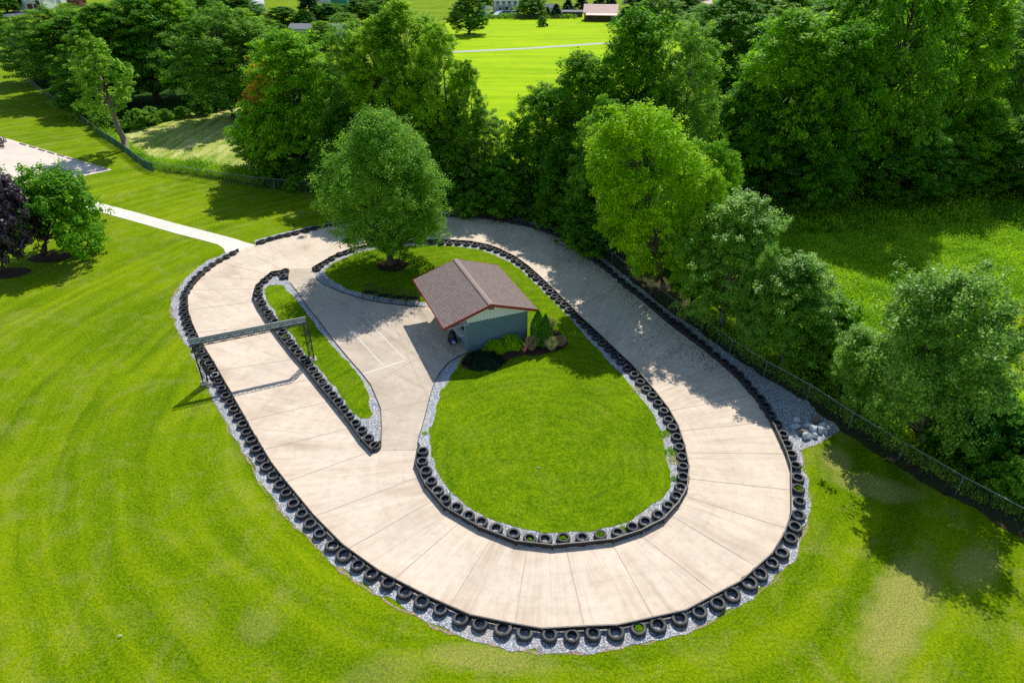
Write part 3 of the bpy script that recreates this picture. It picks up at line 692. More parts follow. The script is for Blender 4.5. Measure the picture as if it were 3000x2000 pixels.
T['limeA'] = make_tree('l', 13, 4.4, .09, 'dome', 40, 20, 56, .13, 'lime', 43, .5, lobe=.32, trunk_r=.26)
T['yellow'] = make_tree('y', 11.5, 4.6, .12, 'round', 50, 26, 50, .105, 'yellow', 51, .50, hang=.35, lobe=.28, upness=.6, trunk_r=.22, bark='greybark')
T['birch'] = make_tree('b', 9.5, 2.9, .13, 'egg', 40, 34, 62, .058, 'birch', 61, .6, lobe=.31, upness=.4, spiky=.6, trunk_r=.14, bark='greybark', stems=3)
T['birchB'] = make_tree('b', 9.0, 3.6, .09, 'dome', 44, 34, 62, .062, 'birch', 63, .6, lobe=.28, upness=.4, spiky=.7, trunk_r=.16, bark='greybark', stems=2)
T['broad'] = make_tree('b', 10, 4.2, .10, 'round', 24, 56, 50, .088, 'birchdark', 66, .6, lobe=.33, upness=.4, spiky=.75, trunk_r=.17, bark='greybark', stems=2)
T['thin'] = make_tree('t', 12, 2.9, .34, 'egg', 24, 13, 40, .12, 'grey', 62, .5, lobe=.32, upness=.4, bark='greybark', trunk_r=.30, spiky=.4)
T['crab'] = make_tree('c', 5.0, 3.0, .30, 'dome', 17, 40, 36, .085, 'walnut', 74, .62, lobe=.33, upness=.3, trunk_r=.17, spiky=.5)
T['purple'] = make_tree('p', 4.8, 2.9, .26, 'dome', 28, 28, 44, .09, 'purple', 72, .62, lobe=.31, upness=.3, trunk_r=.17, spiky=.3)
T['conifer'] = make_tree('k', 12, 3.2, .04, 'cone', 44, 12, 34, .2, 'conifer', 81, .3, hang=.5, lobe=.26, upness=.2)
T['bushA'] = make_tree('u', 3.2, 2.0, .02, 'dome', 20, 22, 40, .10, 'dark', 91, .5, lobe=.40, skirt=1, trunk_r=.05, spiky=.3)
T['bushB'] = make_tree('u', 3.0, 2.0, .02, 'round', 20, 22, 40, .10, 'lime', 92, .5, lobe=.40, skirt=1, trunk_r=.05, spiky=.3)
T['bushC'] = make_tree('u', 3.4, 2.0, .02, 'dome', 20, 22, 40, .09, 'grey', 93, .5, lobe=.38, skirt=1, trunk_r=.05, spiky=.5)

def plant(key, px, py, top, halfw, label, group=None, name='tree', cat='tree', lean=None, hs=None, cx=None, wide=1.3):
    """base row py; crown top at picture row `top`; crown half width in photo pixels.
    cx None: px is the crown centre column and the trunk stands under it; else px is the trunk foot and the crown leans to column cx"""
    p = G(px, py); tm, cm, Ht, Rr = T[key]
    h = hgt(p.x, p.y, top) if hs is None else hs
    depth = p.y * CS + H * SN - h * .5 * SN
    rad = halfw * depth / F * wide
    if cx is None and wide > 1.2 and name == 'tree' and not (px > 2100 and py > 500):      # stand the big wood trees back so they do not overhang the fence
        p.y += .5 * rad; h = hgt(p.x, p.y, top); depth = p.y * CS + H * SN - h * .5 * SN; rad = halfw * depth / F * wide
    X = (px - 1500) / F * depth
    lean_ = 0.0
    if cx is None: p.x = X
    else: lean_ = math.atan2((cx - 1500) / F * depth - p.x, h * .55)
    root = empty(name, (p.x, p.y, 0), 0, label, cat, group)
    root.rotation_euler = (0, lean_, 0)
    rz = random.uniform(0, 6.28)
    sc = (rad / Rr, rad / Rr, h / Ht / max(.6, math.cos(lean_)))
    t = link('trunk', tm, parent=root); t.scale = sc; t.rotation_euler = (0, 0, rz)
    c = link('crown', cm, parent=root); c.scale = sc; c.rotation_euler = (0, 0, rz)
    return root
DEF = []
# island and foreground trees
plant('island', 1144, 776, 330, 205, 'large egg shaped shade tree in a mulch ring on the infield lawn beside the shed', cx=1126, wide=1.0)
plant('crab', 128, 745, 528, 150, 'small spreading green tree at the left edge, in front of the footpath', cx=155, wide=1.0)
plant('purple', 8, 792, 528, 112, 'dark purple leaved tree cut by the left edge of the photo', cx=0, wide=1.0)
plant('yellow', 1945, 845, 318, 200, 'bright yellow green tree leaning over the track fence, right of centre', cx=1885, wide=1.0)
plant('birch', 2148, 955, 562, 148, 'pale green upright tree with glossy leaves behind the fence, right of the yellow green tree', wide=1.1)
plant('birch', 2325, 1068, 752, 138, 'shorter pale green tree behind the fence, second to the right of the yellow green tree', wide=1.1)
plant('broad', 2710, 1310, 835, 205, 'broad irregular grey green tree behind the lower right fence with sunlit meadow behind it', cx=2745, wide=1.0)
plant('birch', 2535, 1205, 960, 100, 'lower bushy grey green tree left of the broad one behind the lower right fence', cx=2525, wide=1.0)
plant('bushC', 2530, 1175, 1040, 60, 'bushy shrub pressed against the fence between the pale trees')
plant('bushB', 2440, 1090, 900, 60, 'yellow tipped shrub at the meadow edge above the boulders', name='shrub', cat='shrub')
plant('bushA', 2880, 1345, 1170, 105, 'dark shrub behind the fence at the right edge', name='shrub', cat='shrub')
plant('bushA', 3060, 1430, 1250, 115, 'dark shrub cut by the right edge of the photo', name='shrub', cat='shrub')
plant('thin', 372, 440, 105, 105, 'thin grey green tree with a bare leaning trunk beside the mown bank', cx=312, wide=1.0)
plant('limeA', 2055, 905, 490, 85, 'green tree squeezed between the yellow green tree and the first pale tree', wide=1.1)
plant('birch', 2225, 1045, 720, 60, 'small pale tree between the two larger pale trees', wide=1.1)
plant('walnutC', 1760, 712, 290, 100, 'dark walnut behind the fence at the left of the yellow green tree', wide=1.15)
plant('darkB', 1850, 775, 330, 80, 'dark tree directly behind the yellow green tree', wide=1.15)
# left wood
plant('darkA', 105, 250, 60, 95, 'dark tree at the far left end of the fence')
plant('greyA', 175, 290, 22, 120, 'tall feathery tree at the left end of the wood')
plant('darkB', 262, 300, 30, 110, 'tall mid green tree, second from the left end of the wood')
plant('darkA', 245, 345, 190, 75, 'low dark tree hanging over the left fence')
plant('darkA', 320, 318, 10, 110, 'dark tree behind the thin leaning tree')
plant('walnutC', 425, 312, -5, 125, 'very dark broad tree behind the mown bank')
plant('limeA', 515, 298, -20, 105, 'tall green tree between the dark broad tree and the feathery one')
plant('greyA', 650, 368, 18, 118, 'tall feathery grey green tree at the right of the mown bank')
plant('greyA', 735, 350, 55, 100, 'feathery tree behind the mown bank, left of the broad sunlit tree')
plant('walnutA', 868, 535, 88, 155, 'broad sunlit green tree with an orange patch, left of the round shade tree')
plant('walnutC', 770, 505, 300, 80, 'lower dark tree at the fence under the broad sunlit tree')
plant('greyA', 1045, 540, 62, 90, 'silvery tall tree behind the round shade tree')
plant('greyB', 1190, 560, -15, 115, 'tall light green twin stemmed tree behind the round shade tree')
plant('greyB', 1115, 560, 40, 95, 'tall narrow tree just left of the twin stemmed tree')
plant('greyB', 1285, 590, 55, 85, 'tall thin tree with bare lower limbs, left of the open field')
plant('greyB', 1370, 600, 165, 52, 'slender tree at the left edge of the open field view')
plant('walnutC', 1290, 600, 300, 95, 'dark tree close behind the far fence, right of the round shade tree')
plant('walnutC', 1010, 575, 320, 90, 'dark tree close behind the fence, hidden by the round shade tree')
plant('greyA', 1420, 612, 318, 68, 'low brownish green tree at the foot of the field gap')
plant('bushA', 1370, 612, 500, 70, 'dark bush at the far fence below the slender tree', name='shrub', cat='shrub')
plant('bushA', 1470, 620, 470, 70, 'dark bush at the far fence at the foot of the field gap', name='shrub', cat='shrub')
# right wood
plant('walnutB', 1590, 625, 255, 100, 'dark leaning tree at the right edge of the open field view')
plant('walnutA', 1700, 640, 150, 120, 'walnut tree with drooping leaves right of the field gap')
plant('walnutA', 1850, 640, 22, 135, 'tall sunlit walnut tree behind the yellow green tree')
plant('walnutC', 1660, 690, 400, 80, 'small dark tree overhanging the far corner of the track', )
plant('bushA', 1640, 665, 560, 55, 'dark shrub growing through the fence at the far bend', name='shrub', cat='shrub')
plant('bushA', 1720, 735, 600, 70, 'dark shrub against the fence left of the yellow green tree', name='shrub', cat='shrub')
plant('greyA', 2000, 640, 60, 100, 'green tree between the tall walnut and the dark wood')
plant('walnutB', 2080, 760, 420, 70, 'tree of drooping leaves right behind the yellow green tree')
plant('walnutA', 2290, 575, 25, 165, 'big sunlit topped walnut tree in the right hand wood')
plant('walnutA', 2460, 600, 60, 130, 'walnut tree with one bright sunlit bough, middle of the right hand wood')
plant('walnutC', 2180, 590, 240, 105, 'dark lower tree at the left of the right hand wood')
plant('walnutC', 2380, 615, 330, 110, 'shaded low tree at the edge of the meadow, below the big walnut')
plant('darkA', 2620, 580, -210, 130, 'tall dark tree, right of the big walnut tree')
plant('walnutC', 2650, 600, 350, 115, 'shaded tree at the meadow edge, third from the left')
plant('limeA', 2800, 520, -90, 130, 'sunlit green tree towards the right edge of the wood')
plant('walnutA', 2860, 570, 300, 95, 'low sunlit tree at the meadow edge near the right border')
plant('greyA', 2990, 480, 20, 120, 'bright tree cut by the right edge of the photo')
plant('darkA', 3010, 590, 330, 110, 'low dark tree cut by the right edge of the meadow')
plant('darkB', 2760, 590, 400, 80, 'small dark tree at the shaded meadow edge')
plant('darkA', 2500, 520, -160, 110, 'tall tree behind the right hand wood, at the top edge')
plant('darkB', 2130, 330, -25, 110, 'dark tree behind the right hand wood, near the barn')
plant('limeA', 2680, 400, -10, 130, 'green tree behind the right hand wood, at the top right')
plant('greyA', 2900, 330, -30, 130, 'feathery tree high at the top right')
plant('conifer', 1868, 90, -60, 65, 'tall dark conifer just right of the barn', cat='tree', name='conifer_tree')
# field and village trees
plant('darkA', 1372, 106, -25, 50, 'lone dark tree with several bare stems on the far field')
plant('darkA', 1558, 54, -12, 48, 'round dark tree beside the white farmhouse')
for i_, (x, y, tp, hw, lab) in enumerate([(1630,52,10,22,'pointed conifer left of the low shed'),(1662,40,16,12,'small blue green conifer behind the low shed'),(1665,34,-8,20,'conifer behind the low shed'),(1703,36,-20,24,'broad conifer behind the shed, left of the barn'),(1755,28,-25,22,'conifer behind the barn ridge'),(1790,28,-25,22,'right conifer behind the barn ridge'),(1605,50,20,10,'narrow dark conifer right of the round farm tree')]):
    plant('conifer', x, y, tp, hw, lab, name='conifer_tree')
plant('bushC', 1589, 78, 50, 12, 'small grey bush standing in the far field', name='shrub', cat='shrub')
plant('darkA', 8, 150, 30, 28, 'lone dark tree on the lawn at the far left edge')
for (x, y, tp, hw, k, lab) in [(10,40,-30,35,'darkA','dark trees left of the white house'),(395,120,-15,70,'greyA',None),(470,150,-10,90,'limeA',None),(560,140,-20,95,'darkB',None),(620,60,-30,60,'darkA',None),(690,70,-30,70,'darkA',None),(700,150,25,70,'limeA',None),
     (830,80,20,55,'darkA',None),(890,82,28,28,'darkA',None),(905,58,-45,40,'conifer',None),(760,95,55,50,'limeA',None),(960,60,14,40,'bushA',None),(1010,92,38,40,'greyA',None),(1075,75,-15,55,'darkB',None),(1130,85,-12,50,'greyA',None),(980,40,12,30,'bushA',None),(1420,40,-30,25,'darkB',None),
     (1530,20,-40,40,'darkA',None),(1930,110,-20,60,'greyA',None),(2010,90,-30,70,'walnutC',None),(2080,200,10,90,'greyA',None),(2200,180,-30,100,'darkA',None),(2330,200,-30,100,'limeA',None),(2450,230,-30,110,'darkB',None),(2600,230,-30,110,'greyA',None),(2760,220,-30,110,'limeA',None),(2900,200,-30,110,'darkA',None),(3020,260,-30,110,'greyA',None),(200,70,10,30,'greyA',None),(290,95,18,50,'greyA',None)]:
    if k.startswith('bush'): plant(k, x, y, tp, hw, 'low hedge like shrub among the far houses', 'shrubs among the far houses', 'shrub', 'shrub')
    elif k == 'conifer': plant(k, x, y, tp, hw, lab or 'big dark conifer beside the far green roofed building', None, 'conifer_tree', 'tree')
    else: plant(k, x, y, tp, hw, lab or 'tree in the distant wood along the top of the photo', None if lab else 'distant background trees')
plant('greyA', 872, 150, 92, 42, 'feathery tree in front of the long low grey roofed building')
plant('limeA', 945, 150, 62, 45, 'light green tree in front of the long low grey roofed building')
plant('darkA', 820, 150, 70, 40, 'dark tree at the left end of the long grey roofed building')
# understory filling the wood's lower edge
und = [(150,330),(210,330)]
for (x0, y0, x1, y1, n_, hp, grp, lab) in [(190,318,330,405,6,45,'shrubs along the left fence','leafy shrub against the shaded left fence'),
      (380,385,690,318,7,42,'shrubs along the mown bank','shrub at the dark wood edge above the mown bank'),
      (740,535,1000,572,5,60,'shrubs under the round shade tree wood','dark shrub at the fence behind the round shade tree'),
      (1050,572,1330,596,6,60,'shrubs behind the far fence','dark shrub behind the far chain link fence'),
      (1500,625,1600,645,3,80,'shrubs at the far track corner','dark shrub at the fence beyond the far bend'),
      (2110,590,3000,590,14,62,'shrubs at the meadow edge','shaded shrub where the meadow meets the dark wood'),
      (2130,850,2330,1020,3,50,'shrubs behind the right fence','leafy shrub behind the fence under the pale trees'),
      (2420,1100,3010,1400,9,62,'shrubs along the right fence','leafy shrub tangled along the lower right fence')]:
    for i_ in range(n_):
        t = (i_ + .5) / n_; x = x0 + (x1 - x0) * t + random.uniform(-12, 12); y = y0 + (y1 - y0) * t + random.uniform(-6, 2) - 6
        hh = hp * random.uniform(.7, 1.3); plant(random.choice(['bushA', 'bushA', 'bushC', 'bushB'] if 'right fence' in grp else ['bushA', 'bushA', 'bushC']), x, y, y - hh, hh * .62, lab, grp, 'shrub', 'shrub')
# orange patch of leaves on the broad sunlit tree
pb = None
for o_ in COL.objects:
    if o_.get('label', '').startswith('broad sunlit green tree with an orange'): pb = o_
n = 700
c0 = pb.location.copy()
q = []
for (px, py, r_) in ((770, 222, .9), (735, 300, .8), (752, 262, .6)):
    Y = c0.y - 3.0; zc = hgt(0, Y, py); X = (px - 1500) / F * (Y * CS - (zc - H) * SN)
    d = rng.normal(size=(n // 3, 3)) * r_ * .85; q.append(d + np.array([X - c0.x, Y - c0.y, zc]))
q = np.concatenate(q)
me = leaf_mesh('autumn_leaves', q, rng.normal(size=q.shape) + [0, -.3, .6], np.full(len(q), .2), np.full(len(q), .09), LM['orange'])
oo = link('autumn_leaves', me, parent=pb); pb.rotation_euler = (0, 0, 0); oo['label'] = 'orange turned leaves on the left side of the crown'

# ------------------------------------------------------------------ meadow weeds (stuff)
def inside(P, x, y):
    c = False; n = len(P); j = n - 1
    for i in range(n):
        if (P[i].y > y) != (P[j].y > y) and x < (P[j].x - P[i].x) * (y - P[i].y) / (P[j].y - P[i].y) + P[i].x: c = not c
        j = i
    return c
def tufts(name, poly, n, hmin, hmax, wd, mat, label, cat, seed, clump=3.0, per=7):
    r = np.random.default_rng(seed); xs = [p.x for p in poly]; ys = [p.y for p in poly]
    pt = []
    lo_, hi_ = (min(xs), min(ys)), (max(xs), max(ys))
    while len(pt) < n:
        x = r.uniform(lo_[0], hi_[0]); y = lo_[1] + (hi_[1] - lo_[1]) * r.random() ** 1.5
        dens = min(1, max(0, .5 + .9 * mnoise.noise(Vector((x * .35, y * .28, seed)))+ .5 * mnoise.noise(Vector((x * 1.1, y * .9, seed)))))
        if r.random() > .35 + dens * .65: continue
        if inside(poly, x, y): pt.append((x, y, .6 + dens * .8))
    pt = np.array(pt); C = np.repeat(pt, per, 0); m = len(C)
    hh = C[:, 2] * r.uniform(hmin, hmax, m)
    P = np.stack([C[:, 0] + r.normal(size=m) * .22, C[:, 1] + r.normal(size=m) * .22, hh * r.uniform(.3, .9, m)], 1)
    nrm = r.normal(size=P.shape) + [0, 0, .8]
    me = leaf_mesh(name, P, nrm, wd * r.uniform(.7, 1.6, m), wd * .45 * r.uniform(.7, 1.3, m), LM[mat], hang=np.array([0, 0, .9]))
    o = link(name, me); tag(o, label, cat, None, 'stuff'); return o
mw = pts([(2010,930),(2120,620),(2300,570),(3080,570),(3400,700),(3100,880),(2880,930),(2870,1020),(2960,1140),(3250,1300),(3250,1630),(2980,1520),(2780,1420),(2617,1325),(2485,1245),(2371,1165),(2269,1110),(2172,1045)])
tufts('meadow_weeds', mw, 38000, .10, .75, .085, 'weeds', 'rough leafy weeds covering the meadow right of the fence', 'weeds', 5)
ew = pts([(2120,640),(2110,590),(2300,560),(3080,560),(3400,600),(3100,690),(2900,650),(2600,670),(2350,690),(2200,700)])
tufts('edge_weeds', ew, 5200, .35, 1.5, .14, 'weeds', 'tall leafy weeds along the shaded edge of the right hand wood', 'weeds', 15)
fw = pts([(450,496),(595,517),(723,538),(790,545),(790,520),(640,495),(520,480),(440,470),(380,430),(300,380),(260,368),(298,396),(361,436)])
tufts('fence_weeds', fw, 4500, .3, 1.3, .09, 'weeds', 'tall pale weeds growing behind the left fence below the mown bank', 'weeds', 6)

# ------------------------------------------------------------------ fences
def fence(line, label, hgt_=1.25, green=None):
    P = pts(line); D = densify(P, .2, False)
    acc = [0]
    for a, b in zip(D[:-1], D[1:]): acc.append(acc[-1] + (b - a).length)
    root = empty('chain_link_fence', (P[0].x, P[0].y, 0), 0, label, 'fence'); off = Vector((P[0].x, P[0].y, 0))
    def at(s):
        import bisect
        i = min(max(bisect.bisect(acc, s) - 1, 0), len(D) - 2); t = (s - acc[i]) / (acc[i + 1] - acc[i] + 1e-9); q = D[i].lerp(D[i + 1], t)
        return Vector((q.x, q.y, 0)) - off
    tot = acc[-1]; n = int(tot / 3.05)
    for k in range(n + 1):
        q = at(min(tot, k * tot / n)); mb = MB(); mb.tube([q, q + Vector((0, 0, hgt_ + .03))], [.03, .03], 8); mb.obj('post', M['galv'] if not green else green, root)
    mb = MB()
    for k in range(n): 
        a, b = at(k * tot / n), at((k + 1) * tot / n - .001); mb.tube([a + Vector((0, 0, hgt_)), b + Vector((0, 0, hgt_))], [.024, .024], 6)
    mb.obj('top_rail', M['galv'], root)
    mb = MB(); s = 0; st = .075; hh = hgt_ - .03
    V = []; Fq = []
    while s < tot - hh:
        for (sa, sb) in ((s, s + hh), (s + hh, s)):
            a = at(sa); b = at(sb); d = (b - a).normalized() * .0042
            nn = len(V); V += [a - d + Vector((0, 0, .04)), a + d + Vector((0, 0, .04)), b + d + Vector((0, 0, hh)), b - d + Vector((0, 0, hh))]; Fq.append((nn, nn + 1, nn + 2, nn + 3))
        s += st
    me = mesh('wire_mesh', V, Fq); link('wire_mesh', me, M['wire'] if not green else green, root)
fence(fenceR, 'galvanised chain link fence curving along the right side of the track')
fence(fenceL, 'chain link fence running from the far left lawn behind the round shade tree')
# green screen slats on the left fence bend
mb = MB(); P = densify(pts([(292,399),(361,444),(425,495),(451,505)]), .16, False)
for p in P: mb.box((p.x, p.y, .55), (.09, .012, 1.05), random.random())
tag(mb.obj('privacy_slats', simple('green plastic slats', (.02, .16, .10), .5)), 'row of green plastic slats woven into the left fence at its bend', 'privacy slats')

# ------------------------------------------------------------------ shed
a_ = 1.9597
u = Vector((math.cos(a_), math.sin(a_), 0)); v_ = Vector((math.sin(a_), -math.cos(a_), 0))
Ls, Ws, Hr, Ze = 7.636, 6.717, 1.106, 2.725
Os = Vector((-4.472, 37.187, 0))
shed = empty('shed', (Os.x, Os.y, .045), a_ - math.pi / 2, 'grey blue block shed with brown shingled gable roof and red trim on the infield', 'shed')
# local axes: x across (v), y along the ridge (u)
def roofz(x): return Ze + Hr * (1 - abs(x - Ws / 2) / (Ws / 2)) 
shm, nts, bs = newmat('brown shingles')
tc = nts.nodes.new('ShaderNodeTexCoord').outputs['Object']
mp = mapping(nts, tc, (1, 1, 1), (0, 0, math.pi / 2))
bk = nts.nodes.new('ShaderNodeTexBrick'); bk.inputs['Scale'].default_value = 1; bk.inputs['Brick Width'].default_value = .34; bk.inputs['Row Height'].default_value = .17
bk.inputs['Mortar Size'].default_value = .02; bk.inputs['Color1'].default_value = (.26, .185, .175, 1); bk.inputs['Color2'].default_value = (.155, .108, .105, 1); bk.inputs['Mortar'].default_value = (.030, .02, .022, 1); bk.inputs['Bias'].default_value = -.2
L(nts, mp, bk.inputs['Vector'])
nn1 = noise(nts, tc, 1.2, 5, .6); nn2 = noise(nts, tc, 30, 2)
c1 = mix(nts, mth(nts, 'MULTIPLY', nn1, .35), bk.outputs[0], (.22, .18, .165)); c1 = mix(nts, mth(nts, 'MULTIPLY', nn2, .25), c1, (.32, .26, .24))
L(nts, c1, bs.inputs['Base Color']); bs.inputs['Roughness'].default_value = .9; bump(nts, bs, bk.outputs['Fac'], -.8, .03)
mb = MB(); th = .05
for s_ in (0, 1):
    x0, x1 = (0, Ws / 2 - .004) if s_ == 0 else (Ws / 2 + .004, Ws)
    z0_, z1_ = roofz(x0), roofz(x1)
    vv = [(x0, 0, z0_), (x1, 0, z1_), (x1, Ls, z1_), (x0, Ls, z0_)]
    mb.add([(*p[:2], p[2] + .0) for p in vv] + [(*p[:2], p[2] - th) for p in vv], [(0, 1, 2, 3), (7, 6, 5, 4), (0, 4, 5, 1), (1, 5, 6, 2), (2, 6, 7, 3), (3, 7, 4, 0)])
rf = mb.obj('roof', shm, shed)
rf['label'] = 'brown asphalt shingle gable roof'
mb = MB(); sl = math.atan2(Hr, Ws / 2)
mb.add([(Ws/2-.16, -.01, roofz(Ws/2-.16)+.018), (Ws/2, -.01, roofz(Ws/2)+.03), (Ws/2+.16, -.01, roofz(Ws/2+.16)+.018), (Ws/2-.16, Ls+.01, roofz(Ws/2-.16)+.018), (Ws/2, Ls+.01, roofz(Ws/2)+.03), (Ws/2+.16, Ls+.01, roofz(Ws/2+.16)+.018)], [(0, 1, 4, 3), (1, 2, 5, 4)])
mb.obj('ridge_cap', simple('ridge cap', (.36, .28, .24), .9, 0, .2, .2, 12), rf)
mb = MB(); mb.box((Ws/2-.19, Ls/2, roofz(Ws/2-.19)+.02), (.05, Ls-.02, .03)); mb.obj('ridge_vent', M['black'], rf)
for yy in (-.016, Ls + .016):
    for s_ in (0, 1):
        xa, xb = (-.02, Ws / 2) if s_ == 0 else (Ws / 2, Ws + .02)
        za, zb = roofz(max(0, xa)) , roofz(min(Ws, xb))
        mb = MB(); mb.add([(xa, yy-.015, za+.012), (xb, yy-.015, zb+.012), (xb, yy-.015, zb-.19), (xa, yy-.015, za-.19), (xa, yy+.015, za+.012), (xb, yy+.015, zb+.012), (xb, yy+.015, zb-.19), (xa, yy+.015, za-.19)],
            [(0, 3, 2, 1), (4, 5, 6, 7), (0, 1, 5, 4), (3, 7, 6, 2), (0, 4, 7, 3), (1, 2, 6, 5)])
        mb.obj('fascia', M['red'], shed)
for xx in (-.018, Ws + .018):
    mb = MB(); mb.box((xx, Ls / 2, Ze - .085), (.03, Ls, .17)); mb.obj('fascia', M['red'], shed)
# soffit
mb = MB(); mb.box((.9, Ls / 2, Ze - .15), (1.72, Ls - .1, .02)); mb.obj('soffit', M['white'], shed)
# block walls
wm, ntw, bw_ = newmat('painted block')
tcw = ntw.nodes.new('ShaderNodeTexCoord').outputs['Object']
sx = ntw.nodes.new('ShaderNodeSeparateXYZ'); L(ntw, tcw, sx.inputs[0]); cb = ntw.nodes.new('ShaderNodeCombineXYZ')
L(ntw, mth(ntw, 'ADD', sx.outputs[0], sx.outputs[1]), cb.inputs[0]); L(ntw, sx.outputs[2], cb.inputs[1])
bk = ntw.nodes.new('ShaderNodeTexBrick'); bk.inputs['Scale'].default_value = 1; bk.inputs['Brick Width'].default_value = .4; bk.inputs['Row Height'].default_value = .2; bk.inputs['Mortar Size'].default_value = .008
bk.inputs['Color1'].default_value = (.165, .265, .29, 1); bk.inputs['Color2'].default_value = (.14, .235, .265, 1); bk.inputs['Mortar'].default_value = (.09, .15, .18, 1); L(ntw, cb.outputs[0], bk.inputs['Vector'])
L(ntw, mix(ntw, mth(ntw, 'MULTIPLY', noise(ntw, tcw, 1.5, 5), .6), bk.outputs[0], (.12, .23, .29)), bw_.inputs['Base Color']); bw_.inputs['Roughness'].default_value = .7
bump(ntw, bw_, bk.outputs['Fac'], -.5, .02)
wc = Vector((-3.103, 38.49, 0)) - Os; wx0 = wc.dot(v_); wy0 = wc.dot(u); wx1 = Ws - .42; wy1 = Ls - .5; wh = 2.40; tw = .2
mb = MB(); mb.box(((wx0 + wx1) / 2, wy0 + tw / 2, wh / 2), (wx1 - wx0, tw, wh)); mb.obj('wall', wm, shed)
mb = MB(); mb.box(((wx0 + wx1) / 2, wy1 - tw / 2, wh / 2), (wx1 - wx0, tw, wh)); mb.obj('wall', wm, shed)
mb = MB(); mb.box((wx1 - tw / 2, (wy0 + wy1) / 2, wh / 2), (tw, wy1 - wy0 - 2 * tw - .004, wh)); mb.obj('wall', wm, shed)
# left wall with a wide dark opening above a low sill wall
mb = MB(); y0 = wy0 + tw + .002; y1 = wy1 - tw - .002
mb.box((wx0 + tw / 2, y0 + .2, wh / 2), (tw, .4, wh)); mb.box((wx0 + tw / 2, (y1 + 3.6 + y0) / 2, wh / 2), (tw, y1 - y0 - 3.6, wh))
mb.box((wx0 + tw / 2, y0 + 2.0, .5), (tw, 3.196, 1.0)); mb.box((wx0 + tw / 2, y0 + 2.0, wh - .1), (tw, 3.196, .2)); mb.obj('wall', wm, shed)
mb = MB(); mb.box((wx0 - .12, y0 + 2.0, 1.03), (.5, 3.3, .05)); mb.obj('counter', M['panel'], shed)
# gable siding
sm, nts2, b2 = newmat('board siding')
tcs = nts2.nodes.new('ShaderNodeTexCoord').outputs['Object']; sx2 = nts2.nodes.new('ShaderNodeSeparateXYZ'); L(nts2, tcs, sx2.inputs[0])
fr = mth(nts2, 'FRACT', mth(nts2, 'MULTIPLY', sx2.outputs[0], 4.0)); ln_ = mth(nts2, 'LESS_THAN', fr, .09)
L(nts2, mix(nts2, ln_, (.93, .96, .94), (.42, .48, .48)), b2.inputs['Base Color']); b2.inputs['Roughness'].default_value = .6
for yy in (wy0 - .03, wy1 + .03):
    xs_ = [.06, Ws / 2, Ws - .06]; zb_ = wh - .06
    mb = MB(); poly = [(xs_[0], zb_), (wx1 + .05, zb_), (wx1 + .05, roofz(wx1 + .05) - th - .01), (Ws / 2, roofz(Ws / 2) - th - .01), (xs_[0], roofz(xs_[0]) - th - .01)]
    n_ = len(poly); mb.add([(x, yy - .012, z) for x, z in poly] + [(x, yy + .012, z) for x, z in poly], [tuple(range(n_)), tuple(range(n_, 2 * n_))[::-1]] + [(i, n_ + i, n_ + (i + 1) % n_, (i + 1) % n_) for i in range(n_)])
    mb.obj('gable_siding', sm, shed)
mb = MB(); mb.box((Ws / 2 + .12, wy0 - .22, roofz(Ws / 2) - .48), (.42, .34, .22)); fl = mb.obj('flood_light', M['greybark'], shed, bevel=.03)
mb = MB(); mb.box((Ws / 2 + .12, wy0 - .24, roofz(Ws / 2) - .60), (.34, .26, .03)); mb.obj('lens', M['glass'], fl)

# machine by the shed wall
p = G(1328, 1004); mroot = empty('covered_machine', (p.x, p.y, .035), R(20), 'small machine under a black cover with blue and white front beside the shed counter', 'machine')
mb = MB(); mb.lathe([(.0, .82), (.14, .80), (.25, .66), (.31, .42), (.34, .12), (.33, .06), (0, .06)], 20)
for q in mb.v: q.y = q.y * 1.25 + .25; q.x *= .95 + .08 * math.sin(q.z * 9)
mb.obj('cover', M['black'], mroot, smooth=True)
mb = MB(); mb.box((-.06, -.22, .22), (.30, .24, .26)); mb.obj('front_housing', M['blue'], mroot, bevel=.05)
mb = MB(); mb.box((-.03, -.345, .20), (.16, .02, .14)); mb.obj('front_panel', M['white'], mroot, bevel=.005)
for sx_ in (-.28, .2):
    mb = MB(); mb.tube([(sx_ - .03, -.2, .09), (sx_ + .03, -.2, .09)], [.09, .09], 14); mb.obj('wheel', M['rubber'], mroot)

# mulch beds + shrubs
def jag(P, amp=.06): return ragged(chaikin(P, True, 2), amp, .15)
sheet('mulch_bed', jag(pts([(1368,1034),(1352,1050),(1350,1076),(1378,1084),(1408,1087),(1445,1079),(1478,1062),(1508,1045),(1560,1043),(1600,1036),(1640,1028),(1659,1010),(1659,988),(1636,972),(1608,962),(1560,985),(1480,1005)])), .060, M['mulch'])
c = G(1150, 779); sheet('mulch_ring', [Vector((c.x + math.cos(t) * 1.35 * (1 + .05 * math.sin(5 * t)), c.y + math.sin(t) * 1.3)) for t in np.linspace(0, 2 * math.pi, 48, endpoint=False)], .061, M['mulch'])
for (px, py, rx, ry) in ((150, 752, 1.9, 1.3), (30, 800, 1.6, 1.1)):
    c = G(px, py); sheet('mulch_ring', [Vector((c.x + math.cos(t) * rx * (1 + .06 * math.sin(4 * t)), c.y + math.sin(t) * ry)) for t in np.linspace(0, 2 * math.pi, 40, endpoint=False)], .013, M['mulch'])
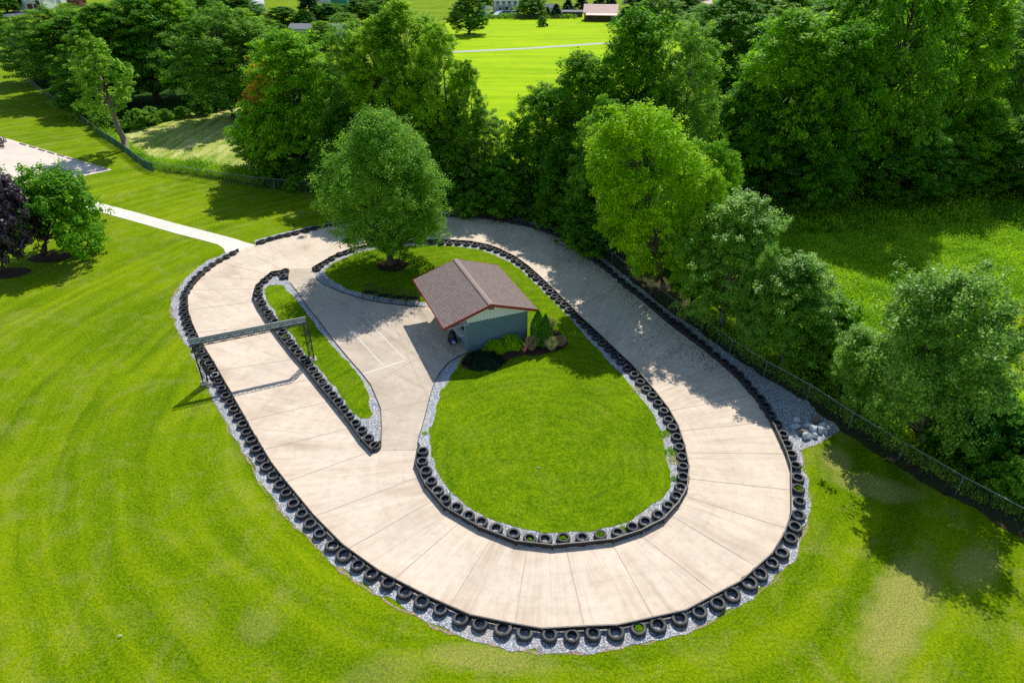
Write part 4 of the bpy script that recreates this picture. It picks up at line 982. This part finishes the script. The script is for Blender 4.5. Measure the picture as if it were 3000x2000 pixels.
def dome_shrub(px, py, rx, ry, h, mat, label, n=9000, leaf=.05, rz=0.0, name='shrub', lumps=6):
    p = G(px, py); root = empty(name, (p.x, p.y, .06), rz, label, 'shrub')
    r = np.random.default_rng(int(px)); d = r.normal(size=(n, 3)); d[:, 2] = np.abs(d[:, 2]); d /= np.linalg.norm(d, axis=1, keepdims=True)
    an = np.arctan2(d[:, 1], d[:, 0]); k = 1 + .09 * np.sin(lumps * an + 1.0) + .06 * np.sin(lumps * 1.7 * an + d[:, 2] * 7)
    rad = (r.random(n) ** .25)[:, None]
    P = d * rad * k[:, None] * np.array([rx, ry, h])
    me = leaf_mesh('foliage', P, d + r.normal(size=P.shape) * .5 + [0, 0, .3], leaf * r.uniform(.7, 1.4, n), leaf * .45 * r.uniform(.7, 1.4, n), LM[mat])
    link('foliage', me, parent=root)
    mb = MB()
    for k_ in range(7):
        a = k_ * .9; mb.tube([(0, 0, -.05), (math.cos(a) * rx * .3, math.sin(a) * ry * .3, h * .3), (math.cos(a) * rx * .6, math.sin(a) * ry * .6, h * .62)], [.03, .02, .01], 5)
    mb.obj('stems', M['bark'], root)
dome_shrub(1419, 1064, 1.38, 1.05, .62, 'juniper', 'low dark green shrub at the near corner of the shed', 12000, .05)
dome_shrub(1452, 1028, .85, .62, .80, 'yew', 'bright green clipped shrub, left lobe of the pair against the shed wall', 6000, .05)
dome_shrub(1497, 1018, .88, .62, .95, 'yew', 'bright green clipped shrub, right lobe of the pair against the shed wall', 6000, .05)
def arb(px, py, top, r0, label):
    p = G(px, py); h = hgt(p.x, p.y, top) ; root = empty('arborvitae', (p.x, p.y, .06), 0, label, 'tree', 'clipped evergreens at the shed corner')
    n = 6500; r = np.random.default_rng(int(px)); t = r.random(n); an = r.random(n) * 6.283
    rad = r0 * np.minimum(1, (1 - t) * 2.3) ** .8 * (.85 + .2 * r.random(n)) * (.75 + .3 * np.minimum(1, t * 4))
    P = np.stack([np.cos(an) * rad, np.sin(an) * rad, t * h], 1); nr = np.stack([np.cos(an), np.sin(an), np.full(n, .4)], 1) + r.normal(size=(n, 3)) * .4
    link('crown', leaf_mesh('crown', P, nr, .055 * r.uniform(.7, 1.5, n), .022 * r.uniform(.7, 1.5, n), LM['dark'], hang=np.array([0, 0, .9])), parent=root)
    mb = MB(); mb.tube([(0, 0, -.02), (0, 0, h * .85)], [.05, .015], 6); mb.obj('trunk', M['bark'], root)
arb(1575, 1008, 910, .50, 'left and taller of the two pointed evergreens at the right shed corner')
arb(1596, 1012, 922, .46, 'right and shorter of the two pointed evergreens at the right shed corner')
def ograss(px, py, h, rad, mat, label, n=1300):
    h *= 1.15; rad *= .9
    p = G(px, py); r = np.random.default_rng(int(px)); an = r.random(n) * 6.283; q = r.random(n) ** .6; t = r.random(n)
    lean = q * rad; P = np.stack([np.cos(an) * lean * (.25 + .75 * t), np.sin(an) * lean * (.25 + .75 * t), h * t * (1 - .35 * q)], 1)
    dr = np.stack([np.cos(an) * q * .8, np.sin(an) * q * .8, np.full(n, 1.0)], 1)
    me = leaf_mesh('ornamental_grass', P, r.normal(size=P.shape), .17 * r.uniform(.6, 1.6, n), .010 * r.uniform(.8, 1.6, n), LM[mat], hang=dr * 2.5)
    o = link('ornamental_grass', me, loc=(p.x, p.y, .06)); tag(o, label, 'ornamental grass')
ograss(1557, 1026, 1.0, .55, 'redgrass', 'reddish plumed ornamental grass clump left of the pointed evergreens')
ograss(1615, 1025, .85, .6, 'tangrass', 'straw coloured ornamental grass clump right of the pointed evergreens')
ograss(1642, 1012, .6, .55, 'redgrass', 'low brown ornamental grass at the right end of the mulch bed')
ograss(1612, 968, .9, .5, 'tangrass', 'yellowish grass clump behind the pointed evergreens')
ograss(1563, 985, 1.1, .4, 'tangrass', 'pale grass clump between the shed wall and the pointed evergreens', 1500)

# weeds inside tyres / in gravel
def weed(px, py, h, rad, label, n=260, leaf=.06, mat='weeds', z=.03):
    p = G(px, py); r = np.random.default_rng(int(px * 3 + py)); an = r.random(n) * 6.283; q = r.random(n) ** .6
    P = np.stack([np.cos(an) * q * rad, np.sin(an) * q * rad, h * r.random(n) * (1 - .4 * q)], 1)
    me = leaf_mesh('weed', P, r.normal(size=P.shape) + [0, 0, .9], leaf * r.uniform(.6, 1.4, n), leaf * .35 * r.uniform(.6, 1.4, n), LM[mat], hang=np.stack([np.cos(an), np.sin(an), np.full(n, .5)], 1))
    tag(link('weed', me, loc=(p.x, p.y, z)), label, 'weed')
weed(1872, 1846, .26, .18, 'green weed filling a tyre on the bottom outer bend')
weed(1650, 1583, .26, .16, 'green weed growing inside a tyre at the bottom of the oval lawn')
weed(1758, 1573, .34, .26, 'large leafy weed spreading over a tyre at the bottom of the oval lawn', 320, .08)
weed(2340, 1438, .26, .18, 'green weed filling a tyre on the right outer bend')
weed(1552, 1585, .16, .13, 'small weed inside a tyre left of the weedy ones on the oval lawn', 120)
weed(837, 992, .34, .14, 'yellowish weed sticking out of an island tyre below the gantry beam', 80)
weed(1947, 1272, .15, .35, 'weed patch in the infield gravel, upper of the right side group', 300)
weed(1968, 1325, .15, .40, 'weed patch in the infield gravel, middle of the right side group', 300)
weed(1976, 1350, .12, .35, 'dry weed patch in the infield gravel, lowest of the right side group', 260, .05, 'tangrass')
weed(1977, 1405, .12, .22, 'tiny weed patch in the infield gravel beside the right bend', 120)
weed(1870, 1144, .15, .5, 'weed patch in the shaded infield gravel', 260, .05, 'tangrass')
weed(1823, 1552, .12, .22, 'weed beside the large tyre at the lower right of the oval lawn', 120)
weed(1245, 1271, .08, .15, 'small weed in the gravel beside the pit exit', 80)

# ------------------------------------------------------------------ benches
def bench(px, py, w_, label, rz):
    p = G(px, py); root = empty('bench', (p.x, p.y, .045), rz, label, 'bench', 'black metal benches in front of the infield tree')
    mb = MB()
    for k_ in range(7): mb.box((0, -.22 + k_ * .075, .44), (w_, .03, .025))
    for k_ in range(3): mb.box((-w_ / 2 + .05 + k_ * (w_ / 2 - .05), 0, .418), (.035, .5, .018))
    mb.obj('seat', M['black'], root)
    mb = MB(); 
    for k_ in range(4): mb.bar((-w_ / 2, .24 + k_ * .03, .55 + k_ * .135), (w_ / 2, .24 + k_ * .03, .55 + k_ * .135), .028, .03)
    for k_ in range(4): mb.bar((-w_ / 2 + k_ * w_ / 3, .225, .46), (-w_ / 2 + k_ * w_ / 3, .338, .98), .036, .036)
    mb.obj('backrest', M['black'], root)
    for sx_ in (-1, 1):
        for sy_ in (-.24, .22):
            mb = MB(); mb.bar((sx_ * w_ / 2, sy_, 0), (sx_ * w_ / 2, sy_ * .98, .43 if sy_ > 0 else .64), .045); mb.obj('leg', M['black'], root)
        mb = MB(); mb.bar((sx_ * w_ / 2, -.26, .655), (sx_ * w_ / 2, .28, .67), .045, .03); mb.obj('armrest', M['black'], root)
bench(1085, 872, 1.0, 'black metal bench, leftmost of the four below the round tree', R(-14))
bench(1128, 881, 1.0, 'black metal bench, second from the left of the four', R(-8))
bench(1169, 886, .98, 'black metal bench, third from the left of the four', R(-4))
bench(1211, 889, 1.0, 'black metal bench nearest the shed roof, rightmost of the four', R(-2))

# ------------------------------------------------------------------ gantry
gr = Vector((-13.67, 37.59, 0)); glb = G(604, 1122); hb0, hb1 = 2.88, 3.26
dirg = (gr - glb).normalized(); ng = Vector((-dirg.y, dirg.x, 0)); Lg = (gr - glb).length
gan = empty('start_gantry', (glb.x, glb.y, 0), math.atan2(dirg.y, dirg.x), 'dark lattice truss gantry spanning the start straight', 'gantry')
def truss(mb, a, b, w_, d_, nb, chord=.045, web=.028, ax=Vector((0, 1, 0)), ay=Vector((0, 0, 1))):
    a = Vector(a); b = Vector(b); cs = [(-w_ / 2, -d_ / 2), (w_ / 2, -d_ / 2), (w_ / 2, d_ / 2), (-w_ / 2, d_ / 2)]
    o4 = [ax * x + ay * y for x, y in cs]
    for o_ in o4: mb.bar(a + o_, b + o_, chord)
    for i in range(nb):
        p0 = a.lerp(b, i / nb); p1 = a.lerp(b, (i + 1) / nb)
        for j in range(4):
            A, B = o4[j], o4[(j + 1) % 4]
            if (i + j) % 2: A, B = B, A
            mb.bar(p0 + A, p1 + B, web); mb.bar(p1 + o4[j], p1 + o4[(j + 1) % 4], web * .9)
mb = MB(); zc = (hb0 + hb1) / 2; xa_, xb_ = -.28, Lg + .12; nb_ = 18
for yy_ in (-.15, .11):
    for zz_ in (hb0, hb1): mb.bar((xa_, yy_, zz_), (xb_, yy_, zz_), .04)
for k_ in range(nb_ + 1):
    x_ = xa_ + (xb_ - xa_) * k_ / nb_; x2_ = xa_ + (xb_ - xa_) * (k_ + 1) / nb_
    mb.bar((x_, -.15, hb0), (x_, -.15, hb1), .026); mb.bar((x_, -.15, hb0), (x_, .11, hb0), .022)
    if k_ < nb_:
        zA, zB = (hb0, hb1) if k_ % 2 else (hb1, hb0)
        mb.bar((x_, -.15, zA), (x2_, -.15, zB), .03); mb.bar((x_, -.15 if k_ % 2 else .11, hb0), (x2_, .11 if k_ % 2 else -.15, hb0), .022)
mb.obj('beam', M['truss'], gan)
mb = MB(); mb.box((Lg / 2 - .08, .135, zc), (Lg + .34, .012, hb1 - hb0 - .045)); mb.obj('back_panel', M['panel'], gan)
mb = MB(); mb.box((Lg / 2 - .08, .16, hb1 + .03), (Lg + .40, .035, .03)); mb.obj('top_trim', M['roofwhite'], gan)
for xx in (0, Lg):
    mb = MB(); truss(mb, (xx, 0, .05), (xx, 0, hb0 - .03), .30, .30, 8, ax=Vector((1, 0, 0)), ay=Vector((0, 1, 0))); mb.obj('leg', M['truss'], gan)
    mb = MB(); mb.box((xx, 0, .05), (.62, .6, .09)); mb.obj('footing', M['concrete_plain'], gan, bevel=.01)
mb = MB(); truss(mb, (.62, -.25, .05), (.05, .05, 1.6), .18, .18, 5, .03, .02, ax=Vector((0, 1, 0)), ay=Vector((.9, 0, .3))); mb.obj('brace', M['truss'], gan)

# ------------------------------------------------------------------ boulders
def boulder(px, py, sx_, sy_, sz_, mat, label, seed, rz=0):
    p = G(px, py); bm = bmesh.new(); bmesh.ops.create_icosphere(bm, subdivisions=3, radius=1); r = random.Random(seed)
    pl = [(Vector((r.gauss(0, 1), r.gauss(0, 1), r.gauss(0, .8))).normalized(), r.uniform(.55, .85)) for _ in range(13)]
    for v in bm.verts:
        for n_, d in pl:
            k = v.co.dot(n_)
            if k > d: v.co -= n_ * (k - d) * .9
        v.co += Vector((r.gauss(0, 1), r.gauss(0, 1), r.gauss(0, 1))) * .012
        v.co = Vector((v.co.x * sx_, v.co.y * sy_, v.co.z * sz_))
    me = bpy.data.meshes.new('boulder'); bm.to_mesh(me); bm.free(); me.materials.append(mat)
    o = link('boulder', me, loc=(p.x, p.y, sz_ * .55 + .015)); o.rotation_euler = (r.uniform(-.2, .2), r.uniform(-.2, .2), rz); tag(o, label, 'boulder', 'boulders piled on the gravel by the fence')
for i_, (x, y, a1, b1, c1, mt, lb, rz) in enumerate([(105,450,.17,.24,.26,'rock','small pale boulder at the upper left of the pile',0),(298,445,.36,.24,.26,'rockbrown','brown boulder at the top of the pile near the fence',.6),(108,503,.42,.17,.17,'rock','long flat grey boulder at the left of the pile',.1),(215,495,.26,.20,.18,'rock','grey boulder just below the brown one',-.3),
    (355,492,.33,.16,.16,'rock','long pale boulder at the upper right of the pile',-.1),(172,562,.34,.26,.22,'rockbrown','tan grey boulder in the middle left of the pile',.5),(275,532,.28,.26,.26,'rock','grey boulder in the centre of the pile',.8),(338,540,.18,.26,.24,'rock','upright grey boulder right of the pile centre',-.2),(386,545,.15,.22,.20,'rock','small boulder at the right end of the pile',.2),
    (206,605,.33,.25,.24,'rock','largest smooth boulder at the bottom of the pile',.4),(288,598,.20,.18,.18,'rock','small round boulder at the bottom right of the pile',0)]):
    boulder(2300 + x / 3.357, 1100 + (y + 12) / 3.357, a1 * 1.1, b1 * 1.1, c1 * 1.1, M[mt], lb, i_ + 3, rz)

# ------------------------------------------------------------------ fallen leaves
n = 1500; r = np.random.default_rng(77); q = []
base = [Vector(p) for p in outP[56:72]]
while len(q) < n:
    i = r.integers(0, len(base) - 1); p = base[i].lerp(base[i + 1], r.random()); dirc = (CEN.to_2d() - p).normalized()
    dd = abs(r.normal()) * .9 + .05
    if math.sin(p.x * 2.1 + p.y * 1.3) * .5 + .5 < r.random() * .8: dd *= 3
    p = p + dirc * dd; q.append((p.x, p.y, .040 + r.random() * .02))
q = np.array(q)
me = leaf_mesh('fallen_leaves', q, r.normal(size=q.shape) * .35 + [0, 0, 1], .05 * r.uniform(.5, 1.3, n), .03 * r.uniform(.6, 1.3, n), M['deadleaf'])
tag(link('fallen_leaves', me), 'brown fallen leaves scattered on the shaded track edge', 'fallen leaves', None, 'stuff')
# dropped bits on lawn
for (px, py, lb) in ((353, 1865, 'small white scrap lying on the lawn at the lower left'), (1577, 1373, 'small pale scrap on the middle of the oval lawn')):
    p = G(px, py); mb = MB(); mb.tube([(-.08, 0, .05), (0, .01, .07), (.09, .02, .06)], [.015, .028, .01], 7); tag(mb.obj('litter', M['white'], loc=(p.x, p.y, .03)), lb, 'litter')

# ------------------------------------------------------------------ wheel stops, trailer
e0, e1 = G(328, 498), G(50, 415); ed = (e1 - e0).normalized(); ea = math.atan2(ed.y, ed.x)
for i_, (x, y) in enumerate([(213,233),(300,258),(383,285),(470,311),(560,335),(650,365),(747,393),(850,420),(942,455)]):
    p = G(x / 3.136, 350 + y / 3.136)
    mb = MB(); mb.add([(-.85, -.08, 0), (.85, -.08, 0), (.85, .08, 0), (-.85, .08, 0), (-.82, -.055, .13), (.82, -.055, .13), (.82, .055, .13), (-.82, .055, .13)], [(0, 3, 2, 1), (4, 5, 6, 7), (0, 1, 5, 4), (1, 2, 6, 5), (2, 3, 7, 6), (3, 0, 4, 7)])
    o = mb.obj('wheel_stop', M['concrete_plain'], loc=(p.x, p.y, .024)); o.rotation_euler[2] = ea
    tag(o, 'concrete wheel stop in the row along the far edge of the parking lot', 'wheel stop', 'wheel stops on the parking lot')
p = G(20, 428); tr_ = empty('utility_trailer', (p.x - 2.3, p.y + .6, .02), ea + math.pi, 'black mesh sided utility trailer parked at the left end of the lot', 'trailer')
mb = MB(); mb.box((0, 0, .50), (4.4, 1.9, .07)); mb.obj('deck', M['greybark'], tr_)
mb = MB()
for yy in (-.95, .95):
    for zz in (.56, .80, 1.04): mb.bar((-2.2, yy, zz), (2.2, yy, zz), .05)
    for k_ in range(7): mb.bar((-2.2 + k_ * 4.4 / 6, yy, .5), (-2.2 + k_ * 4.4 / 6, yy, 1.06), .045)
for zz in (.56, .80, 1.04): mb.bar((2.2, -.95, zz), (2.2, .95, zz), .05)
mb.obj('side_rails', M['black'], tr_)
mb = MB()
for yy in (-1.02, 1.02):
    for xx in (-.45, .35): mb.tube([(xx, yy - .09, .33), (xx, yy + .09, .33)], [.32, .32], 16)
mb.obj('wheels', M['rubber'], tr_)
mb = MB(); mb.bar((2.2, -.5, .42), (3.3, 0, .42), .08); mb.bar((2.2, .5, .42), (3.3, 0, .42), .08); mb.bar((3.2, 0, 0), (3.2, 0, .5), .06); mb.obj('tongue', M['black'], tr_)

# ------------------------------------------------------------------ far buildings
def house(name, px, py, w_, d_, h_, rise, rz, wallm, roofm, label, cat='house', win=(), door=None, chim=False, garage=None, ridge='x', over=.4, porch=False):
    p = G(px, py); root = empty(name, (p.x, p.y, 0), rz, label, cat)
    mb = MB(); mb.box((0, d_ / 2, h_ / 2), (w_, d_, h_))
    if ridge == 'x':
        for sx_ in (-1, 1): mb.add([(sx_ * w_ / 2, 0, h_), (sx_ * w_ / 2, d_, h_), (sx_ * w_ / 2, d_ / 2, h_ + rise)], [(0, 1, 2)])
    else:
        for yy in (0, d_): mb.add([(-w_ / 2, yy, h_), (w_ / 2, yy, h_), (0, yy, h_ + rise)], [(0, 1, 2)])
    mb.obj('wall', wallm, root)
    mb = MB(); t = .12
    if ridge == 'x':
        k = rise / (d_ / 2)
        for s_ in (0, 1):
            ya, yb = (-over, d_ / 2) if s_ == 0 else (d_ + over, d_ / 2); za = h_ - over * k; zb = h_ + rise
            X = w_ / 2 + over; mb.add([(-X, ya, za + .02), (X, ya, za + .02), (X, yb, zb + .02), (-X, yb, zb + .02), (-X, ya, za + t), (X, ya, za + t), (X, yb, zb + t), (-X, yb, zb + t)], [(0, 3, 2, 1), (4, 5, 6, 7), (0, 1, 5, 4), (1, 2, 6, 5), (2, 3, 7, 6), (3, 0, 4, 7)])
    else:
        k = rise / (w_ / 2)
        for s_ in (-1, 1):
            xa = s_ * (w_ / 2 + over); za = h_ - over * k; zb = h_ + rise; Y0, Y1 = -over, d_ + over
            mb.add([(xa, Y0, za + .02), (xa, Y1, za + .02), (0, Y1, zb + .02), (0, Y0, zb + .02), (xa, Y0, za + t), (xa, Y1, za + t), (0, Y1, zb + t), (0, Y0, zb + t)], [(0, 3, 2, 1), (4, 5, 6, 7), (0, 1, 5, 4), (1, 2, 6, 5), (2, 3, 7, 6), (3, 0, 4, 7)])
    rf_ = mb.obj('roof', roofm, root)
    if chim: mb = MB(); mb.box((w_ * .25, d_ * .5, h_ + rise + .3), (.8, .8, 1.4)); mb.obj('chimney', M['brick'], rf_)
    for (x, z, ww, wh_) in win:
        mb = MB(); mb.box((x, -.03, z), (ww + .16, .06, wh_ + .16)); f_ = mb.obj('window', M['white'], root)
        mb = MB(); mb.box((x, -.07, z), (ww, .02, wh_)); mb.obj('pane', M['glass'], f_)
    if door: mb = MB(); mb.box((door[0], -.04, 1.05 + door[1]), (1.0, .08, 2.1)); mb.obj('door', M['brick'], root)
    if garage: mb = MB(); mb.box((garage[0], -.04, 1.1), (garage[1], .08, 2.2)); mb.obj('garage_door', M['white'], root)
    if porch:
        mb = MB(); mb.box((0, -1.2, 2.3), (w_ * .8, 2.4, .15)); mb.obj('porch_deck', M['roofgrey'], root)
        for k_ in range(6):
            mb = MB(); mb.box((-w_ * .38 + k_ * w_ * .152, -2.3, 1.6), (.14, .14, 3.2)); mb.obj('porch_post', M['white'], root)
        mb = MB(); mb.bar((-w_ * .4, -2.35, 3.2), (w_ * .4, -2.35, 3.2), .1); mb.obj('railing', M['white'], root)
    return root
h1 = house('house', 1484, 41, 8.6, 6.5, 4.4, 1.9, R(6), M['white'], M['roofwhite'], 'white two storey farmhouse with pale roof and porch beyond the field', win=[(-3, 3.2, .9, 1.2), (-1, 3.2, .9, 1.2), (1, 3.2, .9, 1.2), (3, 3.2, .9, 1.2), (-2, 1.2, .9, 1.2), (2, 1.2, .9, 1.2)], door=(0, 0), porch=True)
mb = MB(); mb.bar((-4.7, 3.25, 6.43), (4.7, 3.25, 6.43), .22); mb.obj('ridge_trim', M['red'], h1)
house('shed', 1424, 47, 2.6, 3, 2.1, .7, R(4), M['white'], M['roofgrey'], 'small white outbuilding left of the farmhouse', 'outbuilding')
bmm, ntb, bb = newmat('barn boards'); tcb = ntb.nodes.new('ShaderNodeTexCoord').outputs['Object']
L(ntb, ramp(ntb, noise(ntb, mapping(ntb, tcb, (4, 4, .25)), 1, 4, .7), [(.3, (.03, .025, .022)), (.7, (.17, .13, .10))]).outputs[0], bb.inputs['Base Color']); bb.inputs['Roughness'].default_value = .9
bn = house('barn', 1758, 63, 10.2, 6.0, 2.6, 1.9, R(-8), bmm, M['roofpink'], 'old dark board barn with faded pink metal roof at the edge of the field', 'barn', ridge='x')
mb = MB(); mb.add([(-4.6, -.3, 2.35), (5.2, -.3, 2.35), (5.2, -2.2, 1.85), (-4.6, -2.2, 1.85), (-4.6, -.3, 2.45), (5.2, -.3, 2.45), (5.2, -2.2, 1.95), (-4.6, -2.2, 1.95)], [(0, 1, 2, 3), (7, 6, 5, 4), (0, 4, 5, 1), (2, 6, 7, 3), (1, 5, 6, 2), (3, 7, 4, 0)]); mb.obj('lean_to_roof', M['roofpink'], bn)
for k_ in range(4): mb = MB(); mb.box((-4.4 + k_ * 3.1, -2.05, .92), (.18, .18, 1.84)); mb.obj('lean_to_post', M['oldwood'], bn)
sd_ = house('shed', 1676, 50, 6.8, 2.6, 1.5, .35, R(-2), M['oldwood'], M['roofgrey'], 'long low open fronted shed left of the barn', 'shed')
mb = MB(); mb.box((-1.4, -.05, .72), (3.8, .06, 1.3)); mb.obj('front_shade_panel', M['black'], sd_)  # black slab on the closed wall stands in for shade inside an open front
hw = house('house', 86, 35, 12.4, 7, 4.3, 1.5, R(-4), M['white'], M['roofgrey'], 'white split level house with a garage door at the top left', win=[(-4.6, 3.3, 1.5, 1.0), (-2.2, 3.3, 1.5, 1.0), (4.3, 3.0, 1.8, 1.2)], door=(1.9, .6), garage=(-3.6, 2.6))
mb = MB(); mb.box((2.8, -.045, 1.4), (5.6, .05, 2.0)); mb.obj('brick_facing', M['brick'], hw)
for xx in (.6, 2.9, 5.9): mb = MB(); mb.box((xx, -1.1, 2.1), (.2, .2, 4.2)); mb.obj('porch_post', M['white'], hw)
house('house', 162, 10, 5, 5, 3, 1.5, 0, M['white'], M['roofgrey'], 'pale house end at the very top, right of the split level house')
house('house', 218, 22, 4.5, 5, 2.6, 1.3, 0, M['brick'], M['roofgrey'], 'small brick house partly hidden by the wood at the top left')
house('house', 752, 40, 5.5, 6, 2.6, 1.6, R(20), M['white'], M['roofwhite'], 'white house roof showing through the far trees, left of the long grey building')
house('house', 735, 12, 5, 6, 2.6, 1.3, 0, M['white'], M['roofgrey'], 'pale house far behind at the top edge, left of centre')
house('building', 930, 112, 15, 6, 2.2, .9, R(-3), M['panel'], M['roofgrey'], 'long low building with grey roof hidden among the trees', 'building')
house('building', 993, 14, 6.5, 6, 2.6, .8, 0, M['greenpaint'], M['greenpaint'], 'green building at the top edge left of centre', 'building')
house('house', 950, 10, 4.5, 5, 2.2, 1, 0, M['white'], M['roofwhite'], 'small pale building left of the green one', 'building')
house('house', 1030, 10, 5, 5, 2.2, 1, 0, M['white'], M['roofwhite'], 'small pale building right of the green one', 'building')
house('house', 1005, 40, 5, 3, 1.4, .5, 0, M['brick'], M['roofgrey'], 'low brown building below the green one', 'building')
house('house', 2058, 42, 6, 6, 3.0, 1.6, R(10), M['white'], M['roofpink'], 'pale house showing above the right hand walnut tree')
house('house', 1612, 44, 3.2, 3, 2.2, .9, 0, M['panel'], M['roofgrey'], 'small grey outbuilding between the farm trees', 'outbuilding')

# vehicles at the farm
def car(px, py, rz, mat, label):
    p = G(px, py); root = empty('parked_car', (p.x, p.y, 0), rz, label, 'car', 'cars parked by the farmhouse')
    mb = MB(); pr = [(-2.1, .35), (-2.15, .75), (-1.9, .95), (-1.1, 1.0), (-.6, 1.42), (.8, 1.45), (1.4, 1.02), (2.05, .9), (2.15, .6), (2.1, .35)]
    n_ = len(pr); mb.add([(x, -.85, z) for x, z in pr] + [(x, .85, z) for x, z in pr], [tuple(range(n_)), tuple(range(n_, 2 * n_))[::-1]] + [(i, n_ + i, n_ + (i + 1) % n_, (i + 1) % n_) for i in range(n_)]); mb.obj('body', mat, root, bevel=.06)
    for yy in (-.87, .87):
        mb = MB(); mb.add([(-.95, yy, 1.02), (-.55, yy, 1.35), (.75, yy, 1.38), (1.2, yy, 1.04)], [(0, 1, 2, 3)]); mb.obj('window', M['glass'], root)
        for xx in (-1.35, 1.35): mb = MB(); mb.tube([(xx, yy - .1, .33), (xx, yy + .1, .33)], [.33, .33], 14); mb.obj('wheel', M['rubber'], root)
car(1460, 50, R(60), M['white'], 'white car at the left of the cars by the farmhouse')
car(1466, 46, R(40), M['blue'], 'blue car left of the farmhouse porch')
car(1488, 45, R(10), M['blue'], 'blue car in front of the farmhouse porch')
car(1506, 45, R(0), M['roofwhite'], 'silver car at the right of the farmhouse')
car(1563, 51, R(90), M['panel'], 'pale blue car under the round farm tree')
# far wooden fence
p0, p1 = G(1425, 58), G(1700, 56)
ff = empty('paddock_fence', p0, 0, 'low wooden paddock fence along the far side of the field', 'fence')
for k_ in range(17):
    q_ = (p1 - p0) * (k_ / 16); mb = MB(); mb.box((q_.x, q_.y, .6), (.14, .14, 1.2)); mb.obj('post', M['oldwood'], ff)
for zz in (.45, .8, 1.1): mb = MB(); mb.bar((0, 0, zz), tuple((p1 - p0) + Vector((0, 0, zz))), .05, .1); mb.obj('rail', M['oldwood'], ff)
hp = pts([(1430,56),(1690,55),(1690,50),(1430,50)])
tufts('field_edge_weeds', hp, 700, .4, 1.2, .25, 'weeds', 'tall pale weeds along the far paddock fence', 'weeds', 9)
# riding mower and driver
p = G(1597, 78); mw_ = empty('riding_mower', (p.x, p.y, 0), R(10), 'small dark riding mower beside the bush on the far field', 'mower')
mb = MB(); mb.box((.45, 0, .55), (.9, .55, .45)); mb.obj('hood', M['black'], mw_, bevel=.08)
mb = MB(); mb.box((-.25, 0, .22), (1.1, 1.2, .16)); mb.obj('cutting_deck', M['white'], mw_, bevel=.04)
mb = MB(); mb.box((-.45, 0, .62), (.45, .5, .1)); mb.box((-.68, 0, .85), (.08, .5, .42)); mb.obj('seat', M['black'], mw_, bevel=.03)
for xx, rr_ in ((-.6, .3), (.7, .2)):
    for yy in (-.45, .45): mb = MB(); mb.tube([(xx, yy - .1, rr_), (xx, yy + .1, rr_)], [rr_, rr_], 14); mb.obj('wheel', M['rubber'], mw_)
bm = bmesh.new()
jt = {'pelvis': (-.42, 0, .76, .14), 'chest': (-.45, 0, 1.15, .17), 'neck': (-.43, 0, 1.34, .06), 'head': (-.42, 0, 1.47, .10), 'top': (-.42, 0, 1.57, .07)}
jj = dict(jt)
for s_, k_ in ((1, 'l'), (-1, 'r')):
    jj[k_ + 'sh'] = (-.44, .2 * s_, 1.27, .07); jj[k_ + 'el'] = (-.25, .26 * s_, 1.02, .05); jj[k_ + 'ha'] = (.02, .16 * s_, .98, .035)
    jj[k_ + 'hip'] = (-.38, .1 * s_, .74, .1); jj[k_ + 'kn'] = (.0, .16 * s_, .74, .07); jj[k_ + 'an'] = (.12, .17 * s_, .36, .045); jj[k_ + 'ft'] = (.26, .17 * s_, .33, .04)
names = list(jj); vs = [bm.verts.new(jj[n_][:3]) for n_ in names]; ix = {n_: vs[i] for i, n_ in enumerate(names)}
for a, b in [('pelvis','chest'),('chest','neck'),('neck','head'),('head','top')] + [(k_ + a, k_ + b) for k_ in 'lr' for a, b in (('sh','el'),('el','ha'),('hip','kn'),('kn','an'),('an','ft'))] + [('chest','lsh'),('chest','rsh'),('pelvis','lhip'),('pelvis','rhip')]:
    bm.edges.new((ix[a], ix[b]))
me = bpy.data.meshes.new('person'); bm.to_mesh(me); bm.free(); me.materials.append(simple('dark work clothes', (.04, .05, .07), .8))
po = link('person', me, loc=(p.x, p.y, 0)); po.rotation_euler = (0, 0, R(10)); md = po.modifiers.new('s', 'SKIN'); po.modifiers.new('ss', 'SUBSURF').levels = 1; po.modifiers['ss'].render_levels = 1
for i, n_ in enumerate(names): me.skin_vertices[0].data[i].radius = (jj[n_][3], jj[n_][3])
me.skin_vertices[0].data[0].use_root = True
tag(po, 'person in dark clothes sitting on the mower on the far field', 'person')
# orange road marker
p = G(83, 70); om = empty('road_marker', p, 0, 'small orange diamond sign on a post by the far left road', 'sign')
mb = MB(); mb.box((0, 0, .8), (.08, .08, 1.6)); mb.obj('post', M['galv'], om)
mb = MB(); mb.box((0, -.06, 1.5), (.9, .03, .9), M=Matrix.Rotation(R(45), 3, 'Y')); mb.obj('sign_face', M['orange'], om)
# distant hill that closes the view beyond the houses
hv = []; hf = []
for i in range(41):
    for j in range(6):
        x = -800 + i * 40; y = 330 + j * 90; hv.append((x, y, -.5 + j ** 1.3 * 9 + 3 * math.sin(i * .7 + j)* (j > 0)))
for i in range(40):
    for j in range(5): a = i * 6 + j; hf.append((a, a + 6, a + 7, a + 1))
o = link('hills', mesh('hills', hv, hf, True), M['meadow']); o['kind'] = 'structure'
